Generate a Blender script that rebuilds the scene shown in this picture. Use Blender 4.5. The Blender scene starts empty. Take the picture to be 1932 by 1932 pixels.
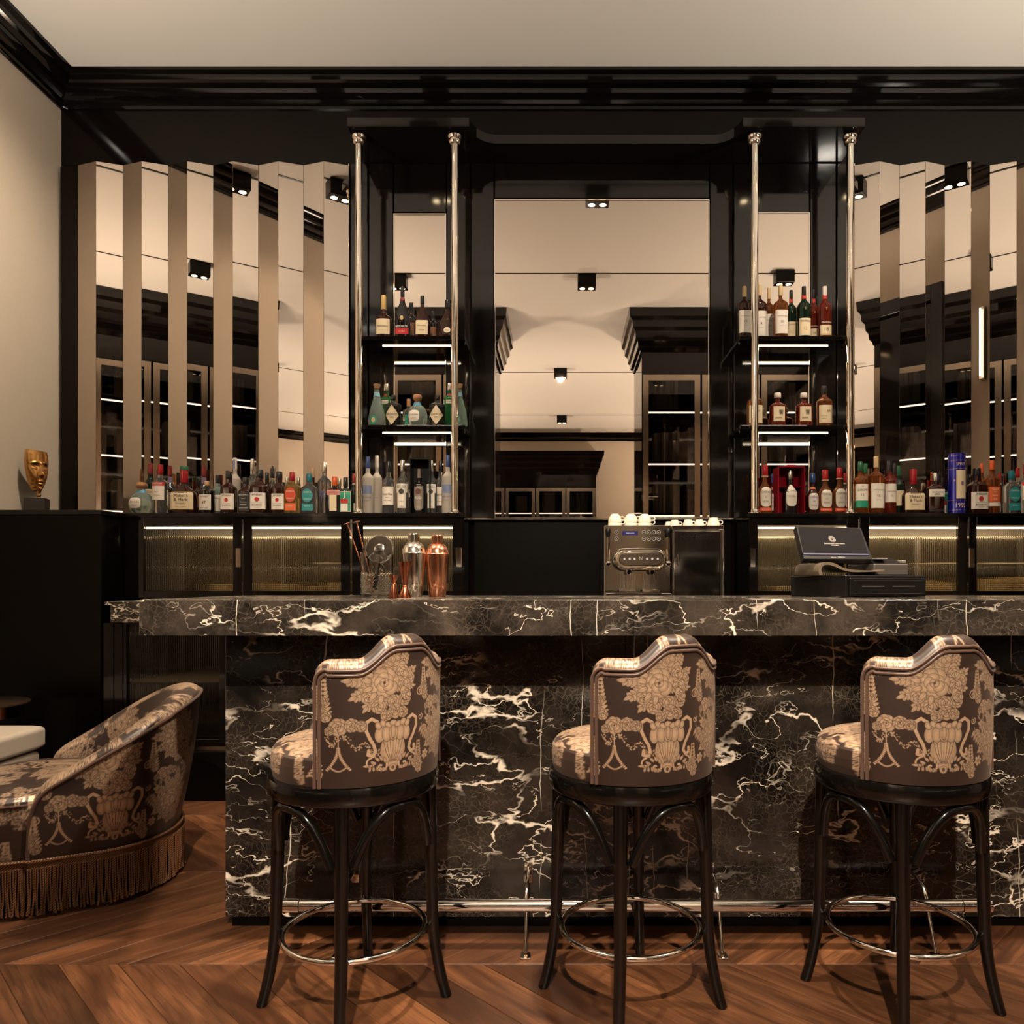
import bpy, math, random
import numpy as np
from mathutils import Vector, Matrix
PI = math.pi
R = math.radians
random.seed(7)
D = bpy.data
SC = bpy.context.scene
COL = SC.collection

# ------------------------------------------------------------------ camera
F, CX, CY, CH = 1450.0, 1060.0, 1100.0, 1.19          # focal length, vanishing point (pixels of 1932), eye height
cam_d = D.cameras.new('camera'); cam = D.objects.new('camera', cam_d); COL.objects.link(cam)
cam.location = (0, 0, CH); cam.rotation_euler = (PI/2, 0, 0)
cam_d.sensor_fit = 'HORIZONTAL'; cam_d.sensor_width = 36.0; cam_d.lens = 36.0*F/1932
cam_d.shift_x = -(CX-966)/1932; cam_d.shift_y = (CY-966)/1932
cam_d.clip_start = 0.05
SC.camera = cam
# ------------------------------------------------------------------ world, exposure
w = D.worlds.new('world'); SC.world = w; w.use_nodes = True
w.node_tree.nodes['Background'].inputs[0].default_value = (1, .82, .62, 1)
w.node_tree.nodes['Background'].inputs[1].default_value = 0.35
SC.view_settings.view_transform = 'Standard'; SC.view_settings.look = 'None'
SC.view_settings.exposure = 0.0; SC.view_settings.gamma = 1.0; SC.view_settings.use_curve_mapping = False
SC.cycles.use_denoising = True
SC.cycles.max_bounces = 9; SC.cycles.diffuse_bounces = 3; SC.cycles.glossy_bounces = 6
SC.cycles.transmission_bounces = 8; SC.cycles.transparent_max_bounces = 8
SC.cycles.sample_clamp_indirect = 4.0; SC.cycles.sample_clamp_direct = 0.0
SC.cycles.caustics_reflective = False; SC.cycles.caustics_refractive = False
SC.cycles.blur_glossy = 0.3

WINDOW_E = 9.0        # daylight through the lounge windows behind the camera
SPOT_W = 55.0         # one spot of a ceiling lamp
LED_E = 9.0

def px(x, y, Y):                                      # where the pixel (x, y) of the photograph lies at distance Y
    return ((x-CX)*Y/F, Y, CH+(CY-y)*Y/F)
def X_(x, Y): return (x-CX)*Y/F
def Z_(y, Y): return CH+(CY-y)*Y/F

# ------------------------------------------------------------------ mesh building
class M:
    def __init__(s): s.v = []; s.f = []; s.mi = []; s.cur = 0
    def add(s, vs, fs):
        o = len(s.v); s.v += [tuple(map(float, p)) for p in vs]; s.f += [tuple(i+o for i in f) for f in fs]; s.mi += [s.cur]*len(fs); return s
    def box(s, x0, x1, y0, y1, z0, z1):
        return s.add([(x0,y0,z0),(x1,y0,z0),(x1,y1,z0),(x0,y1,z0),(x0,y0,z1),(x1,y0,z1),(x1,y1,z1),(x0,y1,z1)],
                     [(0,3,2,1),(4,5,6,7),(0,1,5,4),(1,2,6,5),(2,3,7,6),(3,0,4,7)])
    def cbox(s, x0, x1, y0, y1, z0, z1, b=.003):      # box with chamfered edges
        if x0 > x1: x0, x1 = x1, x0
        b = min(b, (x1-x0)*.4, (y1-y0)*.4, (z1-z0)*.4)
        L = [(x0, x0+b, x1-b, x1), (y0, y0+b, y1-b, y1), (z0, z0+b, z1-b, z1)]
        P = {}; vs = []
        def vid(k):
            if k not in P: P[k] = len(vs); vs.append((L[0][k[0]], L[1][k[1]], L[2][k[2]]))
            return P[k]
        fs = []
        for a in range(3):
            u, v = (a+1) % 3, (a+2) % 3
            for side in (0, 3):
                q = []
                for (i, j) in ((1,1),(2,1),(2,2),(1,2)):
                    k = [0,0,0]; k[a] = side; k[u] = i; k[v] = j; q.append(vid(tuple(k)))
                fs.append(q if side else q[::-1])
            for su in (0, 3):
                for sv in (0, 3):
                    def kk(axis_k): 
                        return axis_k
                    iu, iv = (1 if su == 0 else 2), (1 if sv == 0 else 2)
                    q = []
                    for (aa, uu, vv) in ((1, su, iv), (2, su, iv), (2, iu, sv), (1, iu, sv)):
                        k = [0,0,0]; k[a] = aa; k[u] = uu; k[v] = vv; q.append(vid(tuple(k)))
                    fs.append(q if (su == 0) == (sv == 3) else q[::-1])
        for a in (0,3):
            for b_ in (0,3):
                for c in (0,3):
                    ia, ib, ic = [1 if t == 0 else 2 for t in (a,b_,c)]
                    t = [vid((a,ib,ic)), vid((ia,b_,ic)), vid((ia,ib,c))]
                    fs.append(t if ((a == 3)+(b_ == 3)+(c == 3)) % 2 == 1 else t[::-1])
        return s.add(vs, fs)
    def grid(s, rows, closed=False, flip=False):      # rows: list of equal-length point lists
        n = len(rows[0]); vs = [p for r in rows for p in r]; fs = []
        for i in range(len(rows)-1):
            for j in range(n if closed else n-1):
                k = (j+1) % n
                q = (i*n+j, i*n+k, (i+1)*n+k, (i+1)*n+j)
                fs.append(q[::-1] if flip else q)
        return s.add(vs, fs)
    def lathe(s, prof, n=24, ex=2.0, fy=1.0, cap=True, c=(0,0,0), a0=0):
        rows = []
        for (r, z) in prof:
            row = []
            for k in range(n):
                a = 2*PI*k/n + a0; ca, sa = math.cos(a), math.sin(a)
                q = 1.0 if ex == 2 else (abs(ca)**ex+abs(sa)**ex)**(-1/ex)
                row.append((c[0]+r*q*ca, c[1]+r*q*sa*fy, c[2]+z))
            rows.append(row)
        o = len(s.v); s.grid(rows, closed=True)
        if cap:
            s.f.append(tuple(o+k for k in range(n))[::-1]); s.mi.append(s.cur)
            m = o+(len(prof)-1)*n
            s.f.append(tuple(m+k for k in range(n))); s.mi.append(s.cur)
        return s
    def tube(s, pts, r, n=10, cap=True, closed=False):
        pts = [Vector(p) for p in pts]; m = len(pts); rows = []; up = None
        for i, p in enumerate(pts):
            a = pts[(i-1) % m] if (closed or i > 0) else p; b = pts[(i+1) % m] if (closed or i < m-1) else p
            t = (b-a).normalized()
            if up is None:
                up = Vector((0,0,1)) if abs(t.z) < .9 else Vector((1,0,0))
            u = (up - t*up.dot(t)).normalized(); up = u; w_ = t.cross(u)
            rr = r[i] if isinstance(r, (list, tuple)) else r
            rows.append([tuple(p + (u*math.cos(2*PI*k/n)+w_*math.sin(2*PI*k/n))*rr) for k in range(n)])
        if closed: rows.append(rows[0])
        o = len(s.v); s.grid(rows, closed=True)
        if cap and not closed:
            s.f.append(tuple(o+k for k in range(n))[::-1]); s.mi.append(s.cur)
            q = o+(len(rows)-1)*n
            s.f.append(tuple(q+k for k in range(n))); s.mi.append(s.cur)
        return s
    def cyl(s, p0, p1, r, n=16): return s.tube([p0, p1], r, n)
    def prism(s, poly, z0, z1):
        n = len(poly)
        return s.add([(x,y,z0) for x,y in poly]+[(x,y,z1) for x,y in poly],
                     [tuple(range(n))[::-1], tuple(range(n,2*n))]+[(k,(k+1)%n,n+(k+1)%n,n+k) for k in range(n)])
    def prism_y(s, poly, y0, y1):                     # polygon in x,z pushed along y
        n = len(poly)
        return s.add([(x,y0,z) for x,z in poly]+[(x,y1,z) for x,z in poly],
                     [tuple(range(n)), tuple(range(n,2*n))[::-1]]+[(k,n+k,n+(k+1)%n,(k+1)%n) for k in range(n)])
    def prism_x(s, poly, x0, x1):                     # polygon in y,z pushed along x
        n = len(poly)
        return s.add([(x0,y,z) for y,z in poly]+[(x1,y,z) for y,z in poly],
                     [tuple(range(n))[::-1], tuple(range(n,2*n))]+[(k,(k+1)%n,n+(k+1)%n,n+k) for k in range(n)])
    def xf(s, mat, start=0):
        for i in range(start, len(s.v)): s.v[i] = tuple(mat @ Vector(s.v[i]))
        return s

def mesh(name, m, mats, smooth=False, loc=(0,0,0)):
    me = D.meshes.new(name)
    v = [(p[0]-loc[0], p[1]-loc[1], p[2]-loc[2]) for p in m.v] if any(loc) else m.v
    me.from_pydata(v, [], m.f)
    if not isinstance(mats, (list, tuple)): mats = [mats]
    for t in mats: me.materials.append(t)
    if len(mats) > 1: me.polygons.foreach_set('material_index', m.mi)
    if smooth:
        me.polygons.foreach_set('use_smooth', [True]*len(me.polygons))
        try: me.set_sharp_from_angle(angle=R(40))
        except Exception: pass
    me.update()
    return me
def root_loc(o):
    l = Vector((0,0,0))
    while o is not None: l = l+Vector(o.location); o = o.parent
    return tuple(l)
def obj(name, m, mats, parent=None, smooth=False, local=False, label=None):
    """one mesh object; m in world coordinates unless local (only for unrotated parents)"""
    loc = (0,0,0) if local or parent is None else root_loc(parent)
    o = D.objects.new(name, mesh(name, m, mats, smooth, loc)); COL.objects.link(o)
    if parent: o.parent = parent
    if label: o['label'] = label
    return o
def thing(name, label, cat, loc=(0,0,0), rz=0.0, group=None, kind=None):
    o = D.objects.new(name, None); COL.objects.link(o); o.location = loc; o.rotation_euler = (0,0,rz); o.empty_display_size = .1
    o['label'] = label; o['category'] = cat
    if group: o['group'] = group
    if kind: o['kind'] = kind
    return o
def solo(name, m, mats, label, cat, group=None, smooth=False, base=None):
    xs = np.array(m.v); 
    b = base or ((xs[:,0].min()+xs[:,0].max())/2, (xs[:,1].min()+xs[:,1].max())/2, xs[:,2].min())
    o = D.objects.new(name, mesh(name, m, mats, smooth, b)); COL.objects.link(o); o.location = b
    o['label'] = label; o['category'] = cat
    if group: o['group'] = group
    return o
def struct(name, m, mats, parent=None, smooth=False, label=None):
    o = obj(name, m, mats, parent, smooth)
    if parent is None: o['kind'] = 'structure'; o['label'] = label or name.replace('_',' '); o['category'] = name.split('_')[0]
    return o

# ------------------------------------------------------------------ materials
MATS = {}
def mat(name, col=(.5,.5,.5), rough=.5, metal=0.0, spec=None, trans=0.0, ior=None, emit=None, es=0.0, coat=0.0, sheen=0.0):
    m = D.materials.new(name); m.use_nodes = True; b = m.node_tree.nodes['Principled BSDF']
    b.inputs['Base Color'].default_value = (*col, 1); b.inputs['Roughness'].default_value = rough; b.inputs['Metallic'].default_value = metal
    if spec is not None: b.inputs['Specular IOR Level'].default_value = spec
    if trans: b.inputs['Transmission Weight'].default_value = trans
    if ior: b.inputs['IOR'].default_value = ior
    if coat: b.inputs['Coat Weight'].default_value = coat
    if sheen: b.inputs['Sheen Weight'].default_value = sheen
    if emit: b.inputs['Emission Color'].default_value = (*emit, 1); b.inputs['Emission Strength'].default_value = es
    MATS[name] = m
    return m
class NT:
    def __init__(s, m): s.t = m.node_tree; s.b = s.t.nodes['Principled BSDF']
    def n(s, typ, **kw):
        o = s.t.nodes.new(typ)
        for k, v in kw.items():
            if k.startswith('i_'): o.inputs[k[2:].replace('_',' ')].default_value = v
            else: setattr(o, k, v)
        return o
    def l(s, a, b): s.t.links.new(a, b)
    def coord(s, which='Object'): return s.n('ShaderNodeTexCoord').outputs[which]
    def mapping(s, src, scale=(1,1,1), rot=(0,0,0), loc=(0,0,0)):
        o = s.n('ShaderNodeMapping'); o.inputs['Scale'].default_value = scale; o.inputs['Rotation'].default_value = rot; o.inputs['Location'].default_value = loc
        s.l(src, o.inputs['Vector']); return o.outputs[0]
    def noise(s, vec, scale, detail=4, rough=.5, dist=0.0, out='Fac'):
        o = s.n('ShaderNodeTexNoise'); o.inputs['Scale'].default_value = scale; o.inputs['Detail'].default_value = detail
        o.inputs['Roughness'].default_value = rough; o.inputs['Distortion'].default_value = dist
        s.l(vec, o.inputs['Vector']); return o.outputs[out]
    def math(s, op, a, b=None, clamp=False):
        o = s.n('ShaderNodeMath', operation=op); o.use_clamp = clamp
        for i, q in enumerate((a, b)):
            if q is None: continue
            if isinstance(q, (int, float)): o.inputs[i].default_value = q
            else: s.l(q, o.inputs[i])
        return o.outputs[0]
    def ramp(s, fac, stops):
        o = s.n('ShaderNodeValToRGB'); e = o.color_ramp.elements
        while len(e) < len(stops): e.new(.5)
        for i, (p, c) in enumerate(stops):
            e[i].position = p; e[i].color = (*c, 1) if not isinstance(c, (int, float)) else (c, c, c, 1)
        s.l(fac, o.inputs[0]); return o.outputs[0]
    def mix(s, fac, a, b, blend='MIX'):
        o = s.n('ShaderNodeMix', data_type='RGBA', blend_type=blend)
        for i, q in ((0, fac), (6, a), (7, b)):
            if isinstance(q, (int, float)): o.inputs[i].default_value = q
            elif isinstance(q, tuple): o.inputs[i].default_value = (*q, 1)
            else: s.l(q, o.inputs[i])
        return o.outputs[2]
    def bump(s, h, strength=.2, dist=.01):
        o = s.n('ShaderNodeBump'); o.inputs['Strength'].default_value = strength; o.inputs['Distance'].default_value = dist
        s.l(h, o.inputs['Height']); s.l(o.outputs[0], s.b.inputs['Normal'])

LACQ = mat('black_lacquer', (.004,.003,.0027), .06, spec=.42)
k = NT(LACQ); k.bump(k.noise(k.coord(), 9, 2), .10, .0012)
LACQ_BACK = mat('black_wall_lacquer', (.005,.003,.0027), .09, spec=.2)
LACQ_WALL = mat('black_lacquer_wall', (.006,.0045,.004), .07, spec=.52)
k = NT(LACQ_WALL); k.bump(k.noise(k.coord(), 7, 2), .10, .0015)
LACQ_SOFT = mat('black_paint', (.0024,.0018,.0014), .25, spec=.13)
BLACKWOOD = mat('black_stained_wood', (.003,.0025,.0022), .12, spec=.5)
MIRROR = mat('bronze_mirror', (.64,.55,.48), .008, 1.0)
CHROME = mat('polished_nickel', (.83,.75,.67), .07, 1.0)
STEEL = mat('polished_steel', (.66,.62,.58), .10, 1.0)
DARKSTEEL = mat('smoked_steel', (.30,.27,.24), .16, 1.0)
EDGE = mat('dark_edge', (.01,.008,.006), .3)
CEIL = mat('ceiling_paint', (.80,.745,.665), .9, spec=.1)
WALL = mat('beige_wallcovering', (.76,.66,.53), .85, spec=.15)
k = NT(WALL); c_ = k.coord(); n1 = k.noise(c_, 130, 3, .7); n2 = k.noise(c_, 2.2, 3)
k.l(k.mix(k.math('MULTIPLY', k.math('ADD', n1, n2), .5), (.665,.555,.435), (.83,.71,.57)), k.b.inputs['Base Color']); k.bump(n1, .25, .003)
CREAM = mat('cream_linen', (.50,.42,.33), .8, sheen=.2)
k = NT(CREAM); k.bump(k.noise(k.coord(), 300, 2), .2, .002)
COPPER = mat('copper', (.80,.37,.22), .16, 1.0)
DCOPPER = mat('antique_copper', (.30,.10,.055), .25, 1.0)
BRASS = mat('aged_brass', (.52,.27,.09), .27, 1.0)
k = NT(BRASS); k.bump(k.noise(k.coord(), 30, 3), .15, .002)
STONE = mat('dark_stone', (.035,.028,.025), .45)
CERAMIC = mat('white_ceramic', (.82,.74,.60), .12)
INK = mat('black_ink', (.004,.003,.003), .5, spec=.1)
BLACKPL = mat('black_plastic', (.005,.0045,.0045), .34, spec=.22)
GREYPL = mat('grey_plastic', (.05,.042,.036), .5)
LED = mat('led_strip', (1,.8,.5), .5, emit=(1,.80,.50), es=LED_E)
LEDW = mat('led_strip_shelf', (1,.8,.6), .5, emit=(1,.82,.62), es=4.5)
BULB = mat('spot_bulb', (1,.8,.5), .5, emit=(1,.74,.42), es=30)
WINE = mat('red_velvet', (.20,.003,.010), .8, spec=.1)
INTERIOR = mat('cabinet_interior', (.12,.09,.062), .3, spec=.5)
PAGE = mat('book_cloth', (.45,.36,.27), .8)
PAGE2 = mat('book_cloth_dark', (.12,.09,.07), .8)
GLASSP = mat('clear_glass', (1,1,1), .0, trans=1.0, ior=1.45)
SCREEN = mat('screen_glass', (.006,.005,.0055), .12, spec=.12, emit=(.10,.08,.085), es=.06)
REED = mat('reeded_glass', (.92,.87,.78), .03, trans=1.0, ior=1.40)
SHELLC = mat('stage_white_pane', (1,1,1), .5, emit=(1.0,.84,.66), es=WINDOW_E)
TORT = mat('smoky_marble', (.05,.03,.02), .1, spec=.6)

# ---- marble: near-black stone with a brown crackle and white broken veins
def marble(name, seed, gain=1.0):
    m = mat(name, (.02,.016,.013), .16, spec=.45); k = NT(m)
    co = k.n('ShaderNodeTexCoord').outputs['Object']
    co = k.mapping(co, loc=(seed*3.7, 0, seed*1.3))
    warp = k.noise(co, 2.6, 4, .6, out='Color')
    w2 = k.noise(co, 14, 3, .6, out='Color')
    def warped(amt, amt2, scale=(1,1,1), rot=(0,0,0), off=(0,0,0)):
        o = k.n('ShaderNodeVectorMath', operation='MULTIPLY_ADD'); k.l(warp, o.inputs[0]); o.inputs[1].default_value = (amt,)*3; k.l(co, o.inputs[2])
        o2 = k.n('ShaderNodeVectorMath', operation='MULTIPLY_ADD'); k.l(w2, o2.inputs[0]); o2.inputs[1].default_value = (amt2,)*3; k.l(o.outputs[0], o2.inputs[2])
        return k.mapping(o2.outputs[0], scale, rot, off)
    def vein(vec, scale, width, detail=3, rough=.55):      # thin lines where the noise crosses its mean
        n_ = k.noise(vec, scale, detail, rough)
        d = k.math('ABSOLUTE', k.math('SUBTRACT', n_, .5))
        o = k.n('ShaderNodeMapRange', interpolation_type='SMOOTHSTEP'); k.l(d, o.inputs['Value'])
        o.inputs['From Min'].default_value = 0.0; o.inputs['From Max'].default_value = 1.0
        if isinstance(width, (int, float)): o.inputs['From Max'].default_value = width
        else: k.l(width, o.inputs['From Max'])
        o.inputs['To Min'].default_value = 1; o.inputs['To Max'].default_value = 0
        return o.outputs[0]
    patch = k.ramp(k.noise(k.mapping(co, (.9,.9,1.9), off(seed, 1)), 2.3, 2), [(.44, 0.0), (.62, 1.0)])
    patch2 = k.ramp(k.noise(k.mapping(co, (1,1,1.6), loc=(5,3,1)), 4.5, 2), [(.42, 0.0), (.60, 1.0)])
    wv = k.math('ADD', k.math('MULTIPLY', patch, .022), .0022)
    v1 = k.math('MULTIPLY', vein(warped(.16, .045, (1.0,1.0,2.4), (0, R(16), 0)), 2.3, wv, 4, .52), k.math('ADD', k.math('MULTIPLY', patch2, 1.1), .08), clamp=True)
    wv2 = k.math('ADD', k.math('MULTIPLY', patch2, .012), .0012)
    v2 = k.math('MULTIPLY', vein(warped(.10, .04, (1.1,1.1,2.6), (0, R(-24), 0), (4,1,2)), 4.6, wv2, 4, .52), k.math('ADD', k.math('MULTIPLY', patch, 1.0), .06), clamp=True)
    v3 = k.math('MULTIPLY', vein(warped(.05, .008, (3.0,1,.07), (0, R(7), 0), (9,4,5)), 1.5, .0038, 0, .3), k.ramp(k.noise(co, 2.7, 1), [(.46, 0.0), (.54, .85)]))
    bl = k.noise(warped(.06, .05, (1.2,1,2.6), (0, R(14), 0), (2,7,3)), 4.2, 6, .68)
    v4 = k.math('MULTIPLY', k.ramp(bl, [(.645, 0.0), (.665, 1.0)]), k.ramp(k.noise(k.mapping(co, (1,1,1.5), loc=(1,2,8)), 2.0, 2), [(.47, 0.0), (.60, 1.0)]))
    vor = k.n('ShaderNodeTexVoronoi', feature='DISTANCE_TO_EDGE'); vor.inputs['Scale'].default_value = 17
    k.l(warped(.12, .05, (1,1,1.3)), vor.inputs['Vector'])
    crack = k.ramp(vor.outputs['Distance'], [(0.0, 1.0), (.035, 0.0)])
    vor2 = k.n('ShaderNodeTexVoronoi', feature='DISTANCE_TO_EDGE'); vor2.inputs['Scale'].default_value = 46
    k.l(warped(.10, .06), vor2.inputs['Vector'])
    crack2 = k.math('MULTIPLY', k.ramp(vor2.outputs['Distance'], [(0.0, 1.0), (.05, 0.0)]), k.ramp(k.noise(co, 3.2, 3), [(.45, 0.0), (.62, 1.0)]))
    base = k.mix(k.ramp(k.noise(co, 6, 5, .6), [(.40, 0.0), (.68, 1.0)]), tuple(gain*q for q in (.0055,.0046,.004)), tuple(gain*q for q in (.030,.023,.018)))
    c1 = k.mix(k.math('MULTIPLY', crack, k.ramp(k.noise(co, 2.1, 2), [(.47, .02), (.66, .40)])), base, (.15,.11,.075))
    c1 = k.mix(k.math('MULTIPLY', crack2, .28), c1, (.30,.24,.18))
    veins = k.math('MAXIMUM', k.math('MAXIMUM', k.math('MAXIMUM', v1, v2), v3), v4, clamp=True)
    k.l(k.mix(veins, c1, (.80,.70,.58)), k.b.inputs['Base Color'])
    return m
def off(seed, i): return (0, 0, 0)
MARBLE = marble('black_marble', 0, 2.0); MARBLE_B = marble('black_marble_panel', 2)

# ---- oak planks
WOOD = mat('oiled_oak', (.2,.09,.04), .38, spec=.4); k = NT(WOOD)
oi = k.n('ShaderNodeObjectInfo'); co = k.coord()
comb = k.n('ShaderNodeVectorMath', operation='MULTIPLY_ADD'); comb.inputs[1].default_value = (37, 91, 53)
cr = k.n('ShaderNodeCombineXYZ'); [k.l(oi.outputs['Random'], cr.inputs[i]) for i in range(3)]
k.l(cr.outputs[0], comb.inputs[0])
k.l(co, comb.inputs[2]); v_ = comb.outputs[0]
g1 = k.noise(k.mapping(v_, (2.0, 26, 1)), 1.6, 6, .65, .6); g2 = k.noise(k.mapping(v_, (1.2, 5.5, 1)), 1.1, 3, .6, 1.2)
g3 = k.noise(k.mapping(v_, (6, 160, 1)), 1.0, 3, .6)
cc = k.mix(k.ramp(g2, [(.32, 0.0), (.68, 1.0)]), (.050,.017,.007), (.160,.064,.026))
cc = k.mix(k.ramp(g1, [(.44, 0.0), (.68, .65)]), cc, (.022,.008,.0035))
cc = k.mix(k.math('MULTIPLY', k.ramp(g3, [(.48, 0.0), (.68, 1.0)]), .6), cc, (.035,.014,.007))
hsv = k.n('ShaderNodeHueSaturation'); k.l(cc, hsv.inputs['Color']); k.l(k.math('ADD', k.math('MULTIPLY', oi.outputs['Random'], .75), .62), hsv.inputs['Value'])
k.l(hsv.outputs[0], k.b.inputs['Base Color']); k.bump(g1, .12, .002)

# ---- woven damask: the weave (attribute 'motif') lies in the cloth itself
def damask(name, dark, light):
    m = mat(name, dark, .42, spec=.5, sheen=.08); k = NT(m)
    a = k.n('ShaderNodeAttribute', attribute_name='motif'); co = k.coord()
    fine = k.noise(k.mapping(co, (1,1,2.2)), 320, 2)
    f = k.math('MULTIPLY', a.outputs['Fac'], k.math('ADD', k.math('MULTIPLY', fine, .6), .62), clamp=True)
    k.l(k.mix(f, dark, light), k.b.inputs['Base Color'])
    k.l(k.math('SUBTRACT', .40, k.math('MULTIPLY', a.outputs['Fac'], .10)), k.b.inputs['Roughness'])
    k.b.inputs['Sheen Tint'].default_value = (1,.75,.6,1)
    k.l(k.math('MULTIPLY', a.outputs['Fac'], .45), k.b.inputs['Metallic'])
    k.bump(k.math('ADD', a.outputs['Fac'], k.math('MULTIPLY', fine, .35)), .35, .0012)
    return m
DAMASK = damask('brown_damask_silk', (.024,.0125,.0095), (.60,.405,.265))
PIPING = mat('silk_piping', (.085,.046,.033), .35, sheen=.08)
FRINGE = mat('bronze_fringe', (.12,.05,.022), .45, spec=.5); k = NT(FRINGE)
wv = k.n('ShaderNodeTexWave', wave_type='BANDS', bands_direction='DIAGONAL'); wv.inputs['Scale'].default_value = 70
k.l(k.coord(), wv.inputs['Vector']); k.l(k.mix(k.ramp(wv.outputs['Fac'], [(.3, 0.0), (.7, 1.0)]), (.030,.011,.005), (.24,.105,.045)), k.b.inputs['Base Color'])

_cm = {}
def paint(c, rough=.4, metal=0.0):
    key = (tuple(c), rough, metal)
    if key not in _cm: _cm[key] = mat('paint_%d' % len(_cm), c, rough, metal)
    return _cm[key]
GL = dict(
    clear=mat('flint_glass', (.93,.93,.90), .02, trans=.96, ior=1.33),
    frost=mat('frosted_glass', (.55,.48,.40), .42, trans=.35, ior=1.3),
    amber=mat('amber_spirit', (.52,.15,.03), .03, trans=.85, ior=1.33),
    dark=mat('dark_amber_spirit', (.028,.007,.004), .04, trans=.15, ior=1.4),
    red=mat('sherry_spirit', (.26,.03,.012), .04, trans=.7, ior=1.33),
    green=mat('green_glass', (.06,.34,.10), .03, trans=.8, ior=1.33),
    dgreen=mat('dark_green_glass', (.006,.016,.008), .05, trans=.2, ior=1.33),
    teal=mat('blue_green_glass', (.62,.80,.72), .04, trans=.8, ior=1.33),
    black=mat('black_glass', (.008,.006,.006), .06),
    gold=mat('gold_spirit', (.80,.48,.12), .03, trans=.88, ior=1.33),
)
# ------------------------------------------------------------------ damask drawing (millimetres), sampled per vertex
TW, TH, RES = 500, 390, 1.6
class Cloth:
    def __init__(s):
        s.W, s.H = int(TW*RES), int(TH*RES); s.a = np.zeros((s.H, s.W), np.float32)
        s.rng = random.Random(3); s.T = (0, 0, 1.0)
    def win(s, x0, x1, y0, y1):
        i0, i1 = max(0, int(x0*RES)), min(s.W, int(x1*RES)+2); j0, j1 = max(0, int(y0*RES)), min(s.H, int(y1*RES)+2)
        if i0 >= i1 or j0 >= j1: return None
        yy, xx = np.mgrid[j0:j1, i0:i1]
        return (slice(j0,j1), slice(i0,i1)), xx/RES, yy/RES
    def put(s, sl, m, val): s.a[sl] = s.a[sl]*(1-m)+val*m
    def ell(s, x, y, rx, ry, ang=0, val=1.0, line=.9, vein=False, taper=0.0):
        x, y, rx, ry = s.T[0]+x*s.T[2], s.T[1]+y*s.T[2], rx*s.T[2], ry*s.T[2]
        r = max(rx, ry)+2; w = s.win(x-r, x+r, y-r, y+r)
        if w is None: return
        sl, xx, yy = w; c, n = math.cos(ang), math.sin(ang)
        u = (xx-x)*c+(yy-y)*n; v = -(xx-x)*n+(yy-y)*c
        vr = ry*(1-taper*np.clip(u/rx, -1, 1))
        d = (np.sqrt((u/rx)**2+(v/np.maximum(vr, .3))**2)-1)*min(rx, ry)
        if line: s.put(sl, np.clip((line-d)*RES+.5, 0, 1), 0.0)
        m = np.clip(-d*RES+.5, 0, 1); s.put(sl, m, val*(.60+.42*np.clip(-d/(min(rx, ry)*.7), 0, 1)))
        if vein: s.put(sl, m*np.clip((.38-np.abs(v))*RES+.5, 0, 1)*(u < rx*.75), 0.15)
    def line(s, pts, wd, val=1.0, edge=0.0):
        pts = [(s.T[0]+a*s.T[2], s.T[1]+b*s.T[2]) for a, b in pts]; wd = wd*s.T[2]
        for p in range(2 if edge else 1):
            for a, b in zip(pts[:-1], pts[1:]):
                w0 = wd+(edge if edge and p == 0 else 0); r = w0+1
                w = s.win(min(a[0],b[0])-r, max(a[0],b[0])+r, min(a[1],b[1])-r, max(a[1],b[1])+r)
                if w is None: continue
                sl, xx, yy = w; dx, dy = b[0]-a[0], b[1]-a[1]; L = dx*dx+dy*dy+1e-9
                t = np.clip(((xx-a[0])*dx+(yy-a[1])*dy)/L, 0, 1)
                d = np.hypot(xx-a[0]-t*dx, yy-a[1]-t*dy)-w0
                s.put(sl, np.clip(-d*RES+.5, 0, 1), 0.0 if edge and p == 0 else val)
    def dot(s, x, y, r, val=1.0): s.ell(x, y, r, r, 0, val, line=0)
    def leaf(s, x, y, L, wd, a, val=.9):
        s.ell(x+math.cos(a)*L*.5, y+math.sin(a)*L*.5, L*.5, wd, a, val, .7, True, .35)
    def frond(s, x, y, L, a, n=6, bend=0.0, val=.85):
        px_, py_ = x, y
        for i in range(n):
            t = i/n; a2 = a+bend*t; step = L/n
            nx, ny = px_+math.cos(a2)*step, py_+math.sin(a2)*step
            s.line([(px_,py_),(nx,ny)], .6, val)
            for sg in (-1, 1): s.leaf(nx, ny, L*.36*(1-.6*t), L*.07, a2+sg*1.0, val)
            px_, py_ = nx, ny
        s.leaf(px_, py_, L*.25, L*.06, a+bend, val)
    def rose(s, x, y, r, val=1.0, a0=0.0):
        for k in range(7):
            a = a0+k*2*PI/7; s.ell(x+math.cos(a)*r*.62, y+math.sin(a)*r*.62, r*.42, r*.50, a, val*.92, .9)
        for k in range(5):
            a = a0+.4+k*2*PI/5; s.ell(x+math.cos(a)*r*.34, y+math.sin(a)*r*.34, r*.34, r*.40, a, val, .9)
        for k in range(4):
            a = a0+.9+k*PI/2; s.ell(x+math.cos(a)*r*.14, y+math.sin(a)*r*.14, r*.17, r*.22, a, val*.9, .8)
        s.ell(x, y, r*.10, r*.10, 0, .05, 0)
        for k in range(26):
            a = s.rng.random()*2*PI; q = r*(.5+.45*s.rng.random()); s.line([(x+math.cos(a)*q, y+math.sin(a)*q), (x+math.cos(a)*(q+r*.14), y+math.sin(a)*(q+r*.14))], .22, .35)
    def daisy(s, x, y, r, n=6, val=1.0):
        for k in range(n):
            a = k*2*PI/n+.3; s.ell(x+math.cos(a)*r*.55, y+math.sin(a)*r*.55, r*.48, r*.30, a, val, .7, True)
        s.ell(x, y, r*.2, r*.2, 0, .9, .8)
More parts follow.
